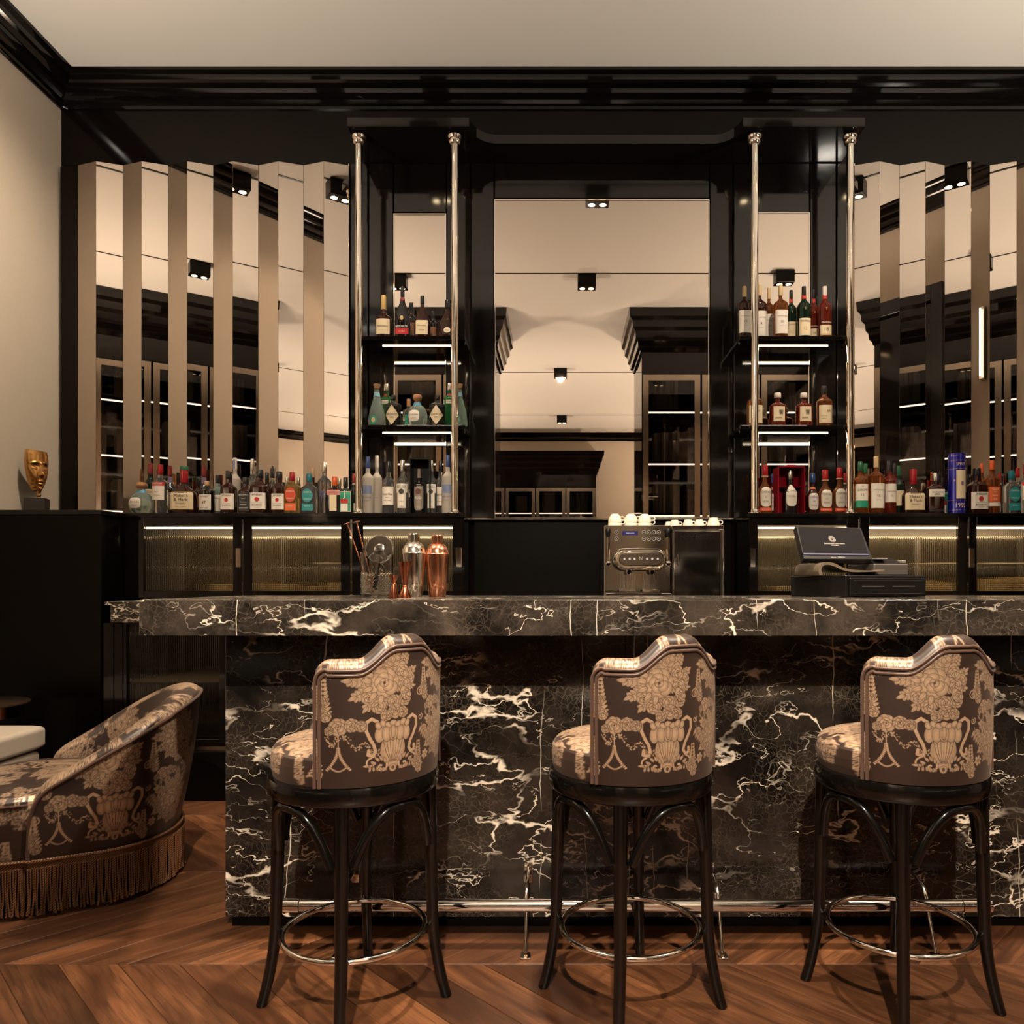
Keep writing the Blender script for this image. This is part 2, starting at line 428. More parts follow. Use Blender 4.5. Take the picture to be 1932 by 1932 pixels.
    def scroll(s, x, y, r, a, turns=1.1, dirn=1, wd=1.6, val=.95):
        pts = []
        for i in range(26):
            t = i/25; q = r*(1-t*.85); b = a+dirn*t*turns*2*PI; pts.append((x+math.cos(b)*q, y+math.sin(b)*q))
        s.line(pts, wd, val, edge=.6)
        return pts[0]
C = Cloth()
def vase(cx, cy):
    for sg in (-1, 1):                                  # S-shaped handles
        pts = [(cx+sg*x, cy+y) for x, y in ((30,92),(40,98),(49,92),(50,78),(43,62),(36,50),(33,38),(38,30),(46,33),(45,41))]
        C.line(pts, 2.8, .95, edge=.8)
    C.ell(cx, cy+40, 24, 30, 0, .95, 1); C.ell(cx, cy+12, 10, 8, 0, .9, .9)
    for k in range(-3, 4): C.line([(cx+k*6.4, cy+58), (cx+k*4.6, cy+36), (cx+k*1.6, cy+16)], .55, .05)
    C.ell(cx, cy+74, 32, 17, 0, .95, 1)
    for k in (-2, 2, -1, 1, 0): C.ell(cx+k*13, cy+70-abs(k), 8.5, 14, 0, .95 if k else 1, .9, False, 0); 
    C.ell(cx, cy+72, 4, 12, PI/1.0, .9, .8, False)
    for k in range(-3, 4): C.ell(cx+k*9.5, cy+88-(k%2)*3, 7, 5, .4*k, .9, .9)
    C.ell(cx, cy+5, 7, 7, 0, .9, .8); C.ell(cx, cy+5, 3, 3.6, 0, .1, 0)
    for sg in (-1, 1):                                  # acanthus foot
        C.scroll(cx+sg*22, cy+10, 13, PI/2, 1.0, sg, 1.7); C.scroll(cx+sg*40, cy+16, 11, PI/2, .9, -sg, 1.4)
        for k in range(6): C.leaf(cx+sg*(14+k*6), cy+16+5*math.sin(k*1.1), 11, 2.3, PI/2-sg*(.3+.25*k), .9)
        for k in range(5): C.leaf(cx+sg*(12+k*8), cy+2, 9, 2, PI/2-sg*(.9-.3*k), .85)
def bouquet(cx, cy, s=1.0, big=True):
    for a, L in ((2.9,62),(3.35,56),(2.45,62),(3.8,50),(1.95,60),(.9,52),(1.35,62),(.35,46),(-.25,40),(4.3,40)):
        C.frond(cx, cy, L*s*1.3, a, 8, .25, .8)
    for (x, y, r) in ((-44,-26,15),(-24,-46,15),(34,-34,15),(12,-58,16),(-8,-66,12),(30,-62,12),(46,10,14),(-44,26,14),(10,-38,15)): C.rose(cx+x*s, cy+y*s, r*s, .88, x)
    for (x, y, r) in ((10,62,17),(-16,56,13),(34,50,12)): C.daisy(cx+x*s, cy+y*s, r*s, 6, .85)
    for (x, y, r, a) in ((26,28,20,.2),(28,2,19,1.4),(34,-22,16,.8)):
        C.ell(cx+x*s, cy+y*s, r*s, r*.55*s, a+1.1, 1, 1); C.rose(cx+(x+5)*s, cy+(y-3)*s, r*.72*s, 1, a)
    C.rose(cx-12*s, cy+4*s, 31*s, 1.0, .2)
    for a in (2.6, 3.0, 3.5, 4.0, 4.5): C.leaf(cx-12*s+math.cos(a)*27*s, cy+4*s+math.sin(a)*27*s, 20*s, 5*s, a, .95)
def sprig(cx, cy):
    for k in range(9): 
        for sg in (-1, 1): C.leaf(cx+sg*1.5, cy+k*8.5, 19-k*1.5, 3.6, PI/2-sg*(1.1-.07*k), .95)
    C.rose(cx+5, cy-2, 12, .95); C.rose(cx-6, cy+14, 10, .95); C.rose(cx+2, cy+28, 8, .9)
def garland(x, y):
    sprig(x-30, y+24)
    C.rose(x, y, 18, .9, .1); C.rose(x+26, y+3, 14, .85, .8); C.ell(x+44, y, 12, 12, 0, .8, 1); C.rose(x+43, y, 11, .82, .3)
    C.rose(x-18, y-8, 9, .8)
    for k in range(90):
        t = k/90; a = C.rng.random()*6.3
        C.dot(x+6+t*82+3.5*math.cos(a), y-26-34*t+9*math.sin(t*14)+3.5*math.sin(a), .9+C.rng.random()*.8, .75)
    for k in range(46):
        t = k/46; C.dot(x-24+t*22+3*math.cos(k*1.7), y-16-22*math.sin(t*3)+3*math.sin(k*2.1), 1.3, .8)
    for sg in (-1, 1):                                  # rope bow
        for k in range(15):
            t = k/14; C.ell(x+sg*(1+t*t*22), y-44-t*44, 3.2, 1.9, sg*-.9+PI/2, .9, .5)
    C.line([(x, y-18), (x, y-44)], 1.0, .85)
    for k in range(15):
        t = k/14; C.ell(x-17+34*t, y-82-9*math.sin(t*PI), 2.4, 1.7, .3, .85, .4)
    C.scroll(x-46, y+34, 14, 0, 1.6, 1, 1.3, .7); C.scroll(x-44, y-34, 9, 1, 1.3, -1, 1.2, .75)
def tassel(x, y):
    for k in range(9): C.line([(x-7+k*1.8, y), (x-8+k*2+1.5*math.sin(k), y-14), (x-8+k*2.1, y-22-3*math.sin(k*2))], .4, .8)
def put(f, x, y, k_=1.0, *a):
    C.T = (x, y, k_); f(0, 0, *a); C.T = (0, 0, 1.0)
put(bouquet, 200, 262, 1.22); put(vase, 210, 36, 1.42); put(garland, 72, 158, 1.25); put(tassel, 44, 312, 1.3); put(sprig, 12, 40, 1.2); put(sprig, 16, 190, 1.0)
put(bouquet, 395, 110, .95); put(bouquet, 400, 300, 1.0); put(garland, 340, 200, 1.0); put(bouquet, 470, 205, .6); put(sprig, 290, 30, 1.0)
put(lambda x, y: C.daisy(x, y, 14), 320, 60); put(lambda x, y: C.frond(x, y, 60, -1.2, 6, .6, .7), 300, 150)
for k in range(60):
    t = k/60; C.dot(272+36*t+3*math.sin(k), 90-56*t+4*math.cos(k*1.3), 1.4, .7)
def motif(u, v):
    """u, v arrays in metres -> weave value, tile repeats"""
    x = (np.asarray(u)*1000*RES) % C.W; y = (np.asarray(v)*1000*RES) % C.H
    x0 = np.floor(x).astype(int) % C.W; y0 = np.floor(y).astype(int) % C.H; fx, fy = x-np.floor(x), y-np.floor(y); x1, y1 = (x0+1) % C.W, (y0+1) % C.H
    a = C.a
    return a[y0,x0]*(1-fx)*(1-fy)+a[y0,x1]*fx*(1-fy)+a[y1,x0]*(1-fx)*fy+a[y1,x1]*fx*fy
def weave(o, uv):
    at = o.data.attributes.new('motif', 'FLOAT', 'POINT'); uv = np.array(uv, float)
    at.data.foreach_set('value', motif(uv[:,0], uv[:,1]).astype(np.float32))
# ================================================================== THE SETTING
XL, XR, YB, YF, ZC = -3.42, 3.97, 5.25, -7.1, 4.585
struct('ceiling', M().box(XL-.1, XR+.1, YF-.1, YB+.1, ZC, ZC+.12), CEIL, label='flat beige ceiling')
struct('wall_left', M().box(XL-.12, XL, YF, YB, 0, ZC), WALL, label='beige textured side wall behind the golden face')
wr = struct('wall_right', M().box(XR, XR+.12, YF, YB, 0, ZC), WALL)
struct('wall_front', M().box(XL-.12, XR+.12, YF-.12, YF, 0, ZC), WALL)
struct('wall_back', M().box(XL-.12, XR+.12, YB, YB+.12, 0, ZC), LACQ_BACK, label='glossy black wall behind the back bar')
CROWN = [(0,0),(.012,0),(.014,.018),(.034,.024),(.040,.046),(.062,.058),(.085,.066),(.092,.092),(.135,.100),(.150,.112),(.158,.140),(.195,.148),(.200,.165),(0,.165)]
zb = 4.42
struct('trim_1', M().prism_x([(YB-d, zb+z) for d, z in CROWN], XL, XR), LACQ, label='glossy black crown moulding over the back bar')
struct('trim_2', M().prism_y([(XL+d, zb+z) for d, z in CROWN][::-1], YF, YB), LACQ, label='glossy black crown moulding on the left wall')
struct('trim_3', M().prism_y([(XR-d, zb+z) for d, z in CROWN], YF, YB), LACQ)
struct('trim_4', M().prism_x([(YF+d, zb+z) for d, z in CROWN][::-1], XL, XR), LACQ)
ce = thing('ceiling_track', 'thin black track line across the ceiling, carrying the lamp boxes', 'track', (0, 2.0, ZC), group='ceiling track lines')
ce['label'] = 'thin black ceiling line nearest the bar, seen in the mirrors'
obj('rail', M().box(XL+.2, XR-.2, 1.99, 2.01, ZC-.004, ZC-.0005), EDGE, ce)
for y_, t_ in ((3.88, 'thin black ceiling line above the lamps closest to the folded mirrors'), (-1.96, 'thin black ceiling line in the middle of the mirrored room'), (-5.1, 'thin black ceiling line at the far end of the mirrored room')):
    c2 = thing('ceiling_track', t_, 'track', (0, y_, ZC), group='ceiling track lines')
    obj('rail', M().box(XL+.2, XR-.2, y_-.012, y_+.012, ZC-.004, ZC-.0005), EDGE, c2)

# floor: chevron oak, every plank a piece
fl = struct('floor', M().box(XL, XR, YF, YB, -.05, -.014), paint((.02,.011,.006), .8), label='chevron oak parquet floor')
BAND, PIT, G = .77, .19, .0011
def plank_mesh(sg):
    m = M(); h = BAND; s = sg*h; b = .0012
    # in the plank's own frame x runs along the grain
    def pt(x, y, z): return (x, y, z)
    lo = [(G, G), (PIT-G, G), (PIT-G+s, h-G), (G+s, h-G)]
    li = [(G+b*1.4, G+b), (PIT-G-b*1.4, G+b), (PIT-G+s-b*1.4, h-G-b), (G+s+b*1.4, h-G-b)]
    vs = [pt(x,y,-.014) for x,y in lo]+[pt(x,y,-b) for x,y in lo]+[pt(x,y,0) for x,y in li]
    fs = [(0,3,2,1),(8,9,10,11)]
    for a in (0, 4):
        for k in range(4): fs.append((a+k, a+(k+1)%4, a+4+(k+1)%4, a+4+k))
    m.add(vs, fs)
    rot = Matrix.Rotation(-sg*PI/4, 4, 'Z'); m.xf(rot)
    return mesh('plank', m, WOOD), sg*PI/4
PL = {1: plank_mesh(1), -1: plank_mesh(-1)}
Y0b = 2.400
for kb in range(-3, 3):
    sg = -1 if kb % 2 else 1; y0 = Y0b+kb*BAND
    # anchor so that a joint meets (-1.357, 2.40) as in the photograph
    ax = -1.357 if sg == 1 else -1.384+BAND
    n0 = int((XL-BAND-ax)/PIT)-1; n1 = int((XR+BAND-ax)/PIT)+1
    for n_ in range(n0, n1):
        xa = ax+n_*PIT
        xs = [xa, xa+PIT, xa+sg*BAND, xa+PIT+sg*BAND]
        if min(xs) < XL+.0 or max(xs) > XR: continue
        if min(xs) > 2.6 or (kb > 1 and max(xs) > 0.6) : continue
        me_, rz_ = PL[sg]; p = D.objects.new('plank', me_); COL.objects.link(p); p.parent = fl; p.location = (xa, y0, 0); p.rotation_euler = (0,0,rz_)
# ends of the bands and the far part of the floor: one plain oak field
m_ = M()
m_.box(XL, XR, YF, Y0b-3*BAND-.002, -.014, -.0004)
obj('floor_board_field', m_, WOOD, fl)
m_ = M(); m_.box(XL, XR, Y0b-3*BAND, YB, -.014, -.0035); obj('subfloor', m_, WOOD, fl)

# ------------------------------------------------------------------ ceiling lamps
SPOTS = []
def ceiling_lamp(x, y, label, power=SPOT_W, blend=.8, size=R(85), aim=None, soft=.045, wide=.2):
    t = thing('ceiling_lamp', label, 'ceiling lamp', (x, y, ZC), group='black twin-spot ceiling lamps')
    hx, hy = (wide/2, .065)
    obj('housing', M().cbox(x-hx, x+hx, y-hy, y+hy, ZC-.14, ZC-.0045, .003), LACQ_SOFT, t)
    for sx in (-.048, .048):
        m = M().lathe([(.034,-.1415),(.036,-.143),(.030,-.1435)], 16, c=(x+sx, y, ZC)); obj('bezel', m, LACQ_SOFT, t)
        m = M().lathe([(.001,-.1436),(.029,-.1440)], 16, c=(x+sx, y, ZC)); obj('bulb', m, BULB, t, label='glowing lamp')
    ld = D.lights.new('beam', 'SPOT'); ld.energy = power; ld.color = (1, .83, .64); ld.spot_size = size; ld.spot_blend = blend; ld.shadow_soft_size = soft
    lo = D.objects.new('beam', ld); COL.objects.link(lo); lo.parent = t; lo.location = (0, 0, -.16)
    if aim:
        d = Vector(aim)-Vector((x, y, ZC-.16)); lo.rotation_euler = d.to_track_quat('-Z', 'Y').to_euler()
    return t
SPOTW = 520
ceiling_lamp(-1.88, 3.88, 'black twin-spot lamp over the left part of the back bar, in the folded mirrors', SPOTW*.37, aim=(-3.42,4.45,2.1), size=R(95), blend=1.0)
ceiling_lamp(-1.02, 3.88, 'black twin-spot lamp mirrored beside the far left chrome post', SPOTW*.30, aim=(-1.1,4.9,2.0), size=R(75))
ceiling_lamp(.305, 3.81, 'black twin-spot lamp at the very top of the big central mirror', SPOTW*.2, aim=(.3,4.5,1.4), size=R(70))
ceiling_lamp(1.6, 3.87, 'black twin-spot lamp mirrored beside the far right chrome post', SPOTW*.30, aim=(1.7,4.9,2.0), size=R(75))
ceiling_lamp(2.45, 3.95, 'black twin-spot lamp across the right folded mirrors', SPOTW*.22, aim=(2.6,4.9,1.9), size=R(75))
ceiling_lamp(-1.81, 1.93, 'black twin-spot lamp seen in the fifth folded mirror leaf from the left', SPOTW*.75, aim=(-1.4,2.8,0))
ceiling_lamp(.275, 1.93, 'black twin-spot lamp below the first line in the central mirror', SPOTW*1.6, aim=(.15,2.3,0))
ceiling_lamp(2.42, 2.05, 'black twin-spot lamp at the right edge in the folded mirrors', SPOTW*1.2, aim=(1.2,2.4,0))
ceiling_lamp(-.02, -1.77, 'black twin-spot lamp on the second line in the central mirror', 2500, aim=(.05,2.6,.35), size=R(60), soft=.045)
ceiling_lamp(.0, -5.2, 'black twin-spot lamp on the last line in the central mirror', SPOTW*.3)

# ------------------------------------------------------------------ added floor uplighters, out of view, put in to brighten the ceiling
BOWL = paint((.05,.035,.025), .3)
def added_uplighter(x, y, power, label):
    t = thing('floor_lamp', label, 'floor lamp', (x, y, 0))
    obj('base', M().lathe([(.16,0),(.16,.015),(.03,.03)], 24, c=(x,y,0)), BOWL, t, True)
    obj('pole', M().cyl((x,y,.02), (x,y,1.70), .014), CHROME, t, True)
    obj('lamp_shade', M().lathe([(.02,1.66),(.10,1.70),(.19,1.80),(.21,1.84),(.20,1.84),(.18,1.805),(.09,1.715),(.01,1.70)], 28, cap=False, c=(x,y,0)), BOWL, t, True)
    ld = D.lights.new('glow', 'AREA'); ld.shape = 'DISK'; ld.size = .34; ld.energy = power; ld.color = (1, .90, .77)
    lo = D.objects.new('glow', ld); COL.objects.link(lo); lo.parent = t; lo.location = (0,0,1.80); lo.rotation_euler = (PI, 0, 0)
UP = 76
added_uplighter(.15, -1.0, 42, 'torch floor lamp in the gap between the two near bookcases')
added_uplighter(-2.75, 1.30, UP*.9, 'torch floor lamp before the left bookcase')
added_uplighter(3.15, 1.30, UP*.9, 'torch floor lamp before the right bookcase')
added_uplighter(3.45, 3.20, UP, 'torch floor lamp by the right wall')
added_uplighter(-3.05, 2.35, UP*.8, 'torch floor lamp by the left wall')
for i, (x, y) in enumerate(((-2.6,-1.6),(3.0,-1.6),(-2.6,-5.0),(3.0,-5.0))):
    added_uplighter(x, y, 108, ['torch floor lamp behind the left bookcase','torch floor lamp behind the right bookcase','torch floor lamp in the far left corner','torch floor lamp in the far right corner'][i])

# ------------------------------------------------------------------ bookcases (seen in the mirrors)
CHAMP = mat('champagne_frame', (.60,.51,.42), .20, 1.0)
BCROWN = [(0,0),(.02,0),(.03,.05),(.06,.06),(.07,.13),(.10,.16),(.11,.24),(.15,.28),(.16,.36),(.20,.40),(.21,.50),(0,.50)]
def bookcase(x0, x1, yf, yb, zt, label, short, doors, books, face=1, z_shelves=(.75,1.40,2.07,2.72,3.37)):
    """front plane yf, back yb; face=1: front looks to +Y"""
    s = 1 if yf > yb else -1
    t = thing('bookcase', label, 'bookcase', ((x0+x1)/2, (yf+yb)/2, 0))
    ya, yc = min(yf, yb), max(yf, yb)
    m = M(); m.box(x0, x0+.04, ya, yc, 0, zt); m.box(x1-.04, x1, ya, yc, 0, zt); m.box(x0+.04, x1-.04, min(yb, yb+s*.03), max(yb, yb+s*.03), 0, zt)
    m.box(x0+.04, x1-.04, ya, yc, zt-.28, zt); m.box(x0+.04, x1-.04, ya, yc, 0, .1)
    obj('carcass', m, LACQ, t)
    # crown: front, back and both ends
    m = M(); h = .50; ext = .17
    prev = None; rows = []
    for d, z in BCROWN[:-1]:
        q = d*ext/.21; a, b, c, e = x0-q, x1+q, ya-q, yc+q
        rows.append([(a,c,zt+z),(b,c,zt+z),(b,e,zt+z),(a,e,zt+z)])
    m.grid(rows, closed=True); obj('crown', m, LACQ, t)
    n = doors; wd = (x1-x0)/n
    for i in range(n):
        a, b = x0+i*wd+.012, x0+(i+1)*wd-.012; y_ = yf+s*.004; y2 = yf+s*.03; fw = .07; za, zb_ = .10, zt-.29
        m = M()
        for (p, q, r, u) in ((a, a+fw, za, zb_), (b-fw, b, za, zb_), (a+fw, b-fw, za, za+fw), (a+fw, b-fw, zb_-fw, zb_)):
            m.box(p, q, min(y_, y2), max(y_, y2), r, u)
        d_ = obj('door', m, CHAMP, t)
        obj('pane', M().box(a+fw, b-fw, min(y_+s*.010, y_+s*.014), max(y_+s*.010, y_+s*.014), za+fw, zb_-fw), GLASSP, d_)
        hx = b-.03 if i % 2 == 0 else a+.03
        obj('handle', M().tube([(hx, y2, 1.5), (hx, y2+s*.04, 1.52), (hx, y2+s*.04, 1.78), (hx, y2, 1.80)], .008, 8), CHROME, d_, True)
    for z in z_shelves:
        obj('shelf', M().box(x0+.04, x1-.04, ya+.03 if s > 0 else ya+.02, yc-.02 if s > 0 else yc-.03, z-.03, z), LACQ, t)
        yl = yf-s*.05
        obj('light_strip', M().box(x0+.08, x1-.08, min(yl, yl-s*.012), max(yl, yl-s*.012), z-.042, z-.031), LEDW, t)
    rnd = random.Random(len(label)*7)
    bk = 0; ORD = ['first','second','third','fourth','fifth','sixth','seventh','eighth','ninth']
    for si, z in enumerate(z_shelves[1:]):
        for i in range(n):
            x = x0+i*wd+.14+rnd.random()*.12; cnt = books
            if short.startswith('far') and i == n-1 and si == 1: continue
            hh = .30+.12*rnd.random()
            for k in range(cnt):
                th = .034+.012*rnd.random(); h_ = hh+.012*rnd.random()
                if x+th > x0+(i+1)*wd-.12: break
                yy0, yy1 = sorted((yf-s*.12, yf-s*.33)); bk += 1
                qc = 0 if rnd.random() < .6 else rnd.randint(1, 2); mt = [paint((.58,.48,.36), .8), paint((.40,.31,.23), .8), paint((.12,.085,.065), .7)][qc]
                o = solo('book', M().cbox(x, x+th, yy0, yy1, z+.001, z+h_, .004), mt, '%s book, %s on %s shelf up, %s door, %s' % (['cream','tan','dark'][qc], ORD[k], ORD[si+1], ORD[i], short), 'book', group='books in the '+short)
                x += th+.004
    return t
bookcase(XL+.01, -.85, .80, -.20, 4.08, 'tall black bookcase mirrored in the left folds', 'bookcase in the left folds', 4, 7)
bookcase(1.0, XR-.01, .80, -.20, 4.08, 'tall black bookcase at the right of the central mirror', 'bookcase right of the central mirror', 4, 7)
bookcase(-1.9, .75, -6.35, -7.05, 3.55, 'far black bookcase low in the central mirror', 'far bookcase in the central mirror', 4, 6, z_shelves=(.8,1.5,2.2,2.75))
# white ginger jar on the far bookcase shelf
jr = M().lathe([(q_*.86, z_*.86) for q_, z_ in [(.08,0),(.085,.02),(.07,.05),(.10,.14),(.155,.25),(.16,.32),(.12,.40),(.075,.43),(.075,.45),(.10,.46),(.09,.49),(.05,.53),(.02,.545),(.018,.57),(.024,.59),(.005,.61)]], 32)
o = solo('ginger_jar', M().xf(Matrix.Identity(4)) if False else jr, CERAMIC, 'pale lidded ginger jar in the far bookcase of the central mirror', 'jar', smooth=True, base=(0,0,0)); o.location = (-.25+.67, -6.62, 2.2012)

# ------------------------------------------------------------------ right wall: tall dark doorway and a light slot
dr = thing('door_1', 'tall dark doorway in the right wall, mirrored in the narrow folds', 'door', (XR-.03, 3.4, 0)); dr['kind'] = 'structure'
obj('leaf', M().cbox(XR-.05, XR-.002, 2.35, 4.42, 0, 3.62, .004), LACQ, dr)
obj('frame', M().cbox(XR-.10, XR-.002, 2.25, 2.35, 0, 3.75).cbox(XR-.10, XR-.002, 4.42, 4.52, 0, 3.75).cbox(XR-.10, XR-.002, 2.35, 4.42, 3.62, 3.75), BLACKWOOD, dr)
wl = thing('wall_light', 'slim vertical light tube mirrored in a right fold', 'wall light', (XR-.04, 4.66, 2.9))
obj('tube', M().cyl((XR-.06, 4.66, 2.87), (XR-.06, 4.66, 3.42), .008), mat('tube_glow', (1,1,1), .5, emit=(1,.88,.74), es=3), wl, True)
obj('mount', M().cbox(XR-.04, XR-.001, 4.64, 4.68, 2.85, 3.44), CHROME, wl)
# framed picture on the left wall, mirrored beside the left tower
pf = thing('picture_frame', 'black framed picture mirrored in the last left fold', 'picture', (XL+.02, -3.0, 1.7))
obj('frame', M().cbox(XL+.001, XL+.035, -3.5, -2.5, 1.5, 2.9), LACQ_SOFT, pf); obj('print', M().box(XL+.036, XL+.038, -3.43, -2.57, 1.57, 2.83), paint((.6,.52,.42), .6), pf)

# ================================================================== BACK BAR
ZT = 1.627                                            # top of the back bar cabinets
# folded mirror screens
def fold_screen(xs, n, label, first_out=False):
    t = thing('folded_mirror_screen', label, 'mirror', (xs+n*.3053/2, 5.2, ZT))
    zt = Z_(312, 5.2); p = .3053
    for i in range(n):
        for half in (0, 1):
            xa = xs+(i+half*.5)*p; xb = xa+p/2
            ya, yb = (5.200, 5.150) if half == 0 else (5.150, 5.200)
            g = .0011; dx, dy = xb-xa, yb-ya; L = math.hypot(dx, dy); ux, uy = dx/L, dy/L; nx, ny = -uy*.008, ux*.008
            a = (xa+ux*g, ya+uy*g); b = (xb-ux*g, yb-uy*g)
            m = M().prism([a, b, (b[0]+nx, b[1]+ny), (a[0]+nx, a[1]+ny)], ZT+.001, zt)
            obj('mirror_panel', m, MIRROR, t)
    m = M(); pts = []
    for i in range(n): pts += [(xs+i*p, 5.208), (xs+(i+.5)*p, 5.158)]
    pts += [(xs+n*p, 5.208), (xs+n*p, YB-.001), (xs, YB-.001)]
    obj('backing', m.prism(pts, ZT+.001, zt-.004), EDGE, t)
fold_screen(X_(147, 5.2), 6, 'bronze mirror folded like a concertina left of the shelves')
fold_screen(X_(1612, 5.2), 6, 'bronze mirror folded like a concertina right of the shelves')
pl_ = thing('wall_panel', 'narrow black upright panel in the left corner beside the folded mirrors', 'panel', (-3.33, 5.16, ZT))
obj('board', M().cbox(X_(113, 5.2), X_(147, 5.2)-.002, 5.203, YB-.002, ZT+.001, Z_(313, 5.2), .002), LACQ_BACK, pl_)

# upright lacquer panels either side and between the niches
def upright(x0, x1, yf, label, z1=4.036):
    t = thing('wall_panel', label, 'panel', ((x0+x1)/2, yf, ZT)); return obj('board', M().cbox(x0, x1, yf, YB-.002, ZT+.001, z1, .004), LACQ_WALL, t)
yw = 5.215
def PX(x): return X_(x, yw)
for a, b, l in ((661,694,'glossy black upright panel outside the left shelf post'),(696,742,'glossy black panel just left of the left shelf mirror'),(843,887,'glossy black panel just right of the left shelf mirror'),(889,932,'glossy black pilaster at the left edge of the central mirror'),
                (1339,1382,'glossy black pilaster at the right edge of the central mirror'),(1384,1426,'glossy black panel just left of the right shelf mirror'),(1528,1577,'glossy black panel just right of the right shelf mirror'),(1579,1610,'glossy black upright panel outside the right shelf post')):
    upright(PX(a)+.001, PX(b), yw-.005, l)
for a, b, l in ((743,842,'glossy black panel over the left shelf mirror'),(933,1338,'glossy black panel over the central mirror'),(1427,1527,'glossy black panel over the right shelf mirror')):
    t = thing('wall_panel', l, 'panel', ((PX(a)+PX(b))/2, yw, 3.8)); z0 = Z_(404, yw) if b-a < 200 else Z_(377, yw)
    obj('board', M().cbox(PX(a)+.001, PX(b)-.001, yw-.002, YB-.002, z0+.01, 4.036, .003), LACQ_WALL, t)
def wall_mirror(x0, x1, y0, y1, label, fr=.006):
    a, b, z0, z1 = PX(x0), PX(x1), Z_(y1, yw), Z_(y0, yw); z0 = max(z0, ZT+.003)
    t = thing('wall_mirror', label, 'mirror', ((a+b)/2, yw, z0))
    obj('glass', M().box(a+fr, b-fr, yw-.004, yw+.004, z0+fr, z1-fr), MIRROR, t)
    m = M(); m.box(a, a+fr, yw-.010, yw+.006, z0, z1); m.box(b-fr, b, yw-.010, yw+.006, z0, z1); m.box(a+fr, b-fr, yw-.010, yw+.006, z0, z0+fr); m.box(a+fr, b-fr, yw-.010, yw+.006, z1-fr, z1)
    obj('frame', m, CHROME, t)
wall_mirror(933, 1338, 377, 978, 'large plain central mirror behind the coffee machine')
wall_mirror(743, 842, 404, 966, 'narrow mirror behind the left bottle shelves')
wall_mirror(1427, 1527, 402, 966, 'narrow mirror behind the right bottle shelves')
for x_, l in ((659, 'left'), (1611.5, 'right')):
    a = PX(x_)-.002; solo('metal_strip', M().box(a-.002, a+.003, 5.203, 5.215, ZT+.001, 4.03), CHROME, 'thin chrome strip between the %s folded mirrors and the shelves' % l, 'trim strip')

# canopy over the shelves: towers forward, centre set back on quarter curves
yc1, yc2 = 4.80, 4.985
def PXc(x, Y): return X_(x, Y)
L0, L1, R0, R1 = PXc(655, yc1), PXc(885, yc1), PXc(1402, yc1), PXc(1632, yc1)
poly = [(L0, yc1), (L1, yc1)]
cl, cr_ = PXc(940, yc2), PXc(1345, yc2)
for i in range(1, 13):
    a = i/12*PI/2; poly.append((L1+(cl-L1)*(1-math.cos(a)), yc1+(yc2-yc1)*math.sin(a)))
for i in range(0, 12):
    a = (1-i/12)*PI/2; poly.append((R0-(R0-cr_)*(1-math.cos(a)), yc1+(yc2-yc1)*math.sin(a)))
poly += [(R0, yc1), (R1, yc1), (R1, YB-.001), (L0, YB-.001)]
solo('shelf_canopy', M().prism(poly, 4.04, 4.098), LACQ_WALL, 'glossy black canopy with curved corners above the bottle shelves', 'canopy')

# chrome posts
for i, x_ in enumerate((677, 858, 1424, 1604)):
    X, Y = X_(x_, 4.87), 4.87
    t = thing('shelf_post', ['far left','inner left','inner right','far right'][i]+' chrome post standing on the back bar', 'post', (X, Y, ZT))
    obj('rod', M().cyl((X,Y,ZT+.012), (X,Y,4.02), .0225, 24), CHROME, t, True)
    obj('foot_flange', M().lathe([(.045,0),(.045,.008),(.03,.014),(.0226,.03)], 24, c=(X,Y,ZT)), CHROME, t, True)
    obj('top_collar', M().lathe([(.0226,3.965),(.036,3.975),(.040,3.99),(.036,4.0),(.044,4.008),(.046,4.018),(.038,4.03),(.026,4.039)], 24, c=(X,Y,0)), CHROME, t, True)

# bottle shelves
ZS1, ZS2 = Z_(633.5, 4.9), Z_(802, 4.9)
for (a, b, side) in ((666, 877, 'left'), (1396, 1600, 'right')):
    for z, nm in ((ZS1, 'upper'), (ZS2, 'lower')):
        xa, xb = X_(a, 4.9), X_(b, 4.9)
        t = thing('bottle_shelf', nm+' glossy black shelf of the '+side+' bottle tower', 'shelf', ((xa+xb)/2, 5.05, z-.025))
        obj('board', M().cbox(xa, xb, 4.9, 5.204, z-.025, z, .002), LACQ, t)
        l0, l1 = (X_(722, 5.02), X_(855, 5.02)) if side == 'left' else (X_(1427, 5.02), X_(1562, 5.02))
        obj('light_strip', M().box(l0, l1, 5.015, 5.027, z-.030, z-.0255), LED, t)
        for q in (xa+.001, xb-.007): obj('clip', M().box(q, q+.006, 4.93, 4.95, z-.045, z-.025), CHROME, t)
        ld = D.lights.new('glow', 'AREA'); ld.shape = 'RECTANGLE'; ld.size = l1-l0; ld.size_y = .01; ld.energy = 1.6; ld.color = (1,.82,.6)
        lo = D.objects.new('glow', ld); COL.objects.link(lo); lo.parent = t; lo.location = ((l0+l1)/2-(xa+xb)/2, -.028, -.012)

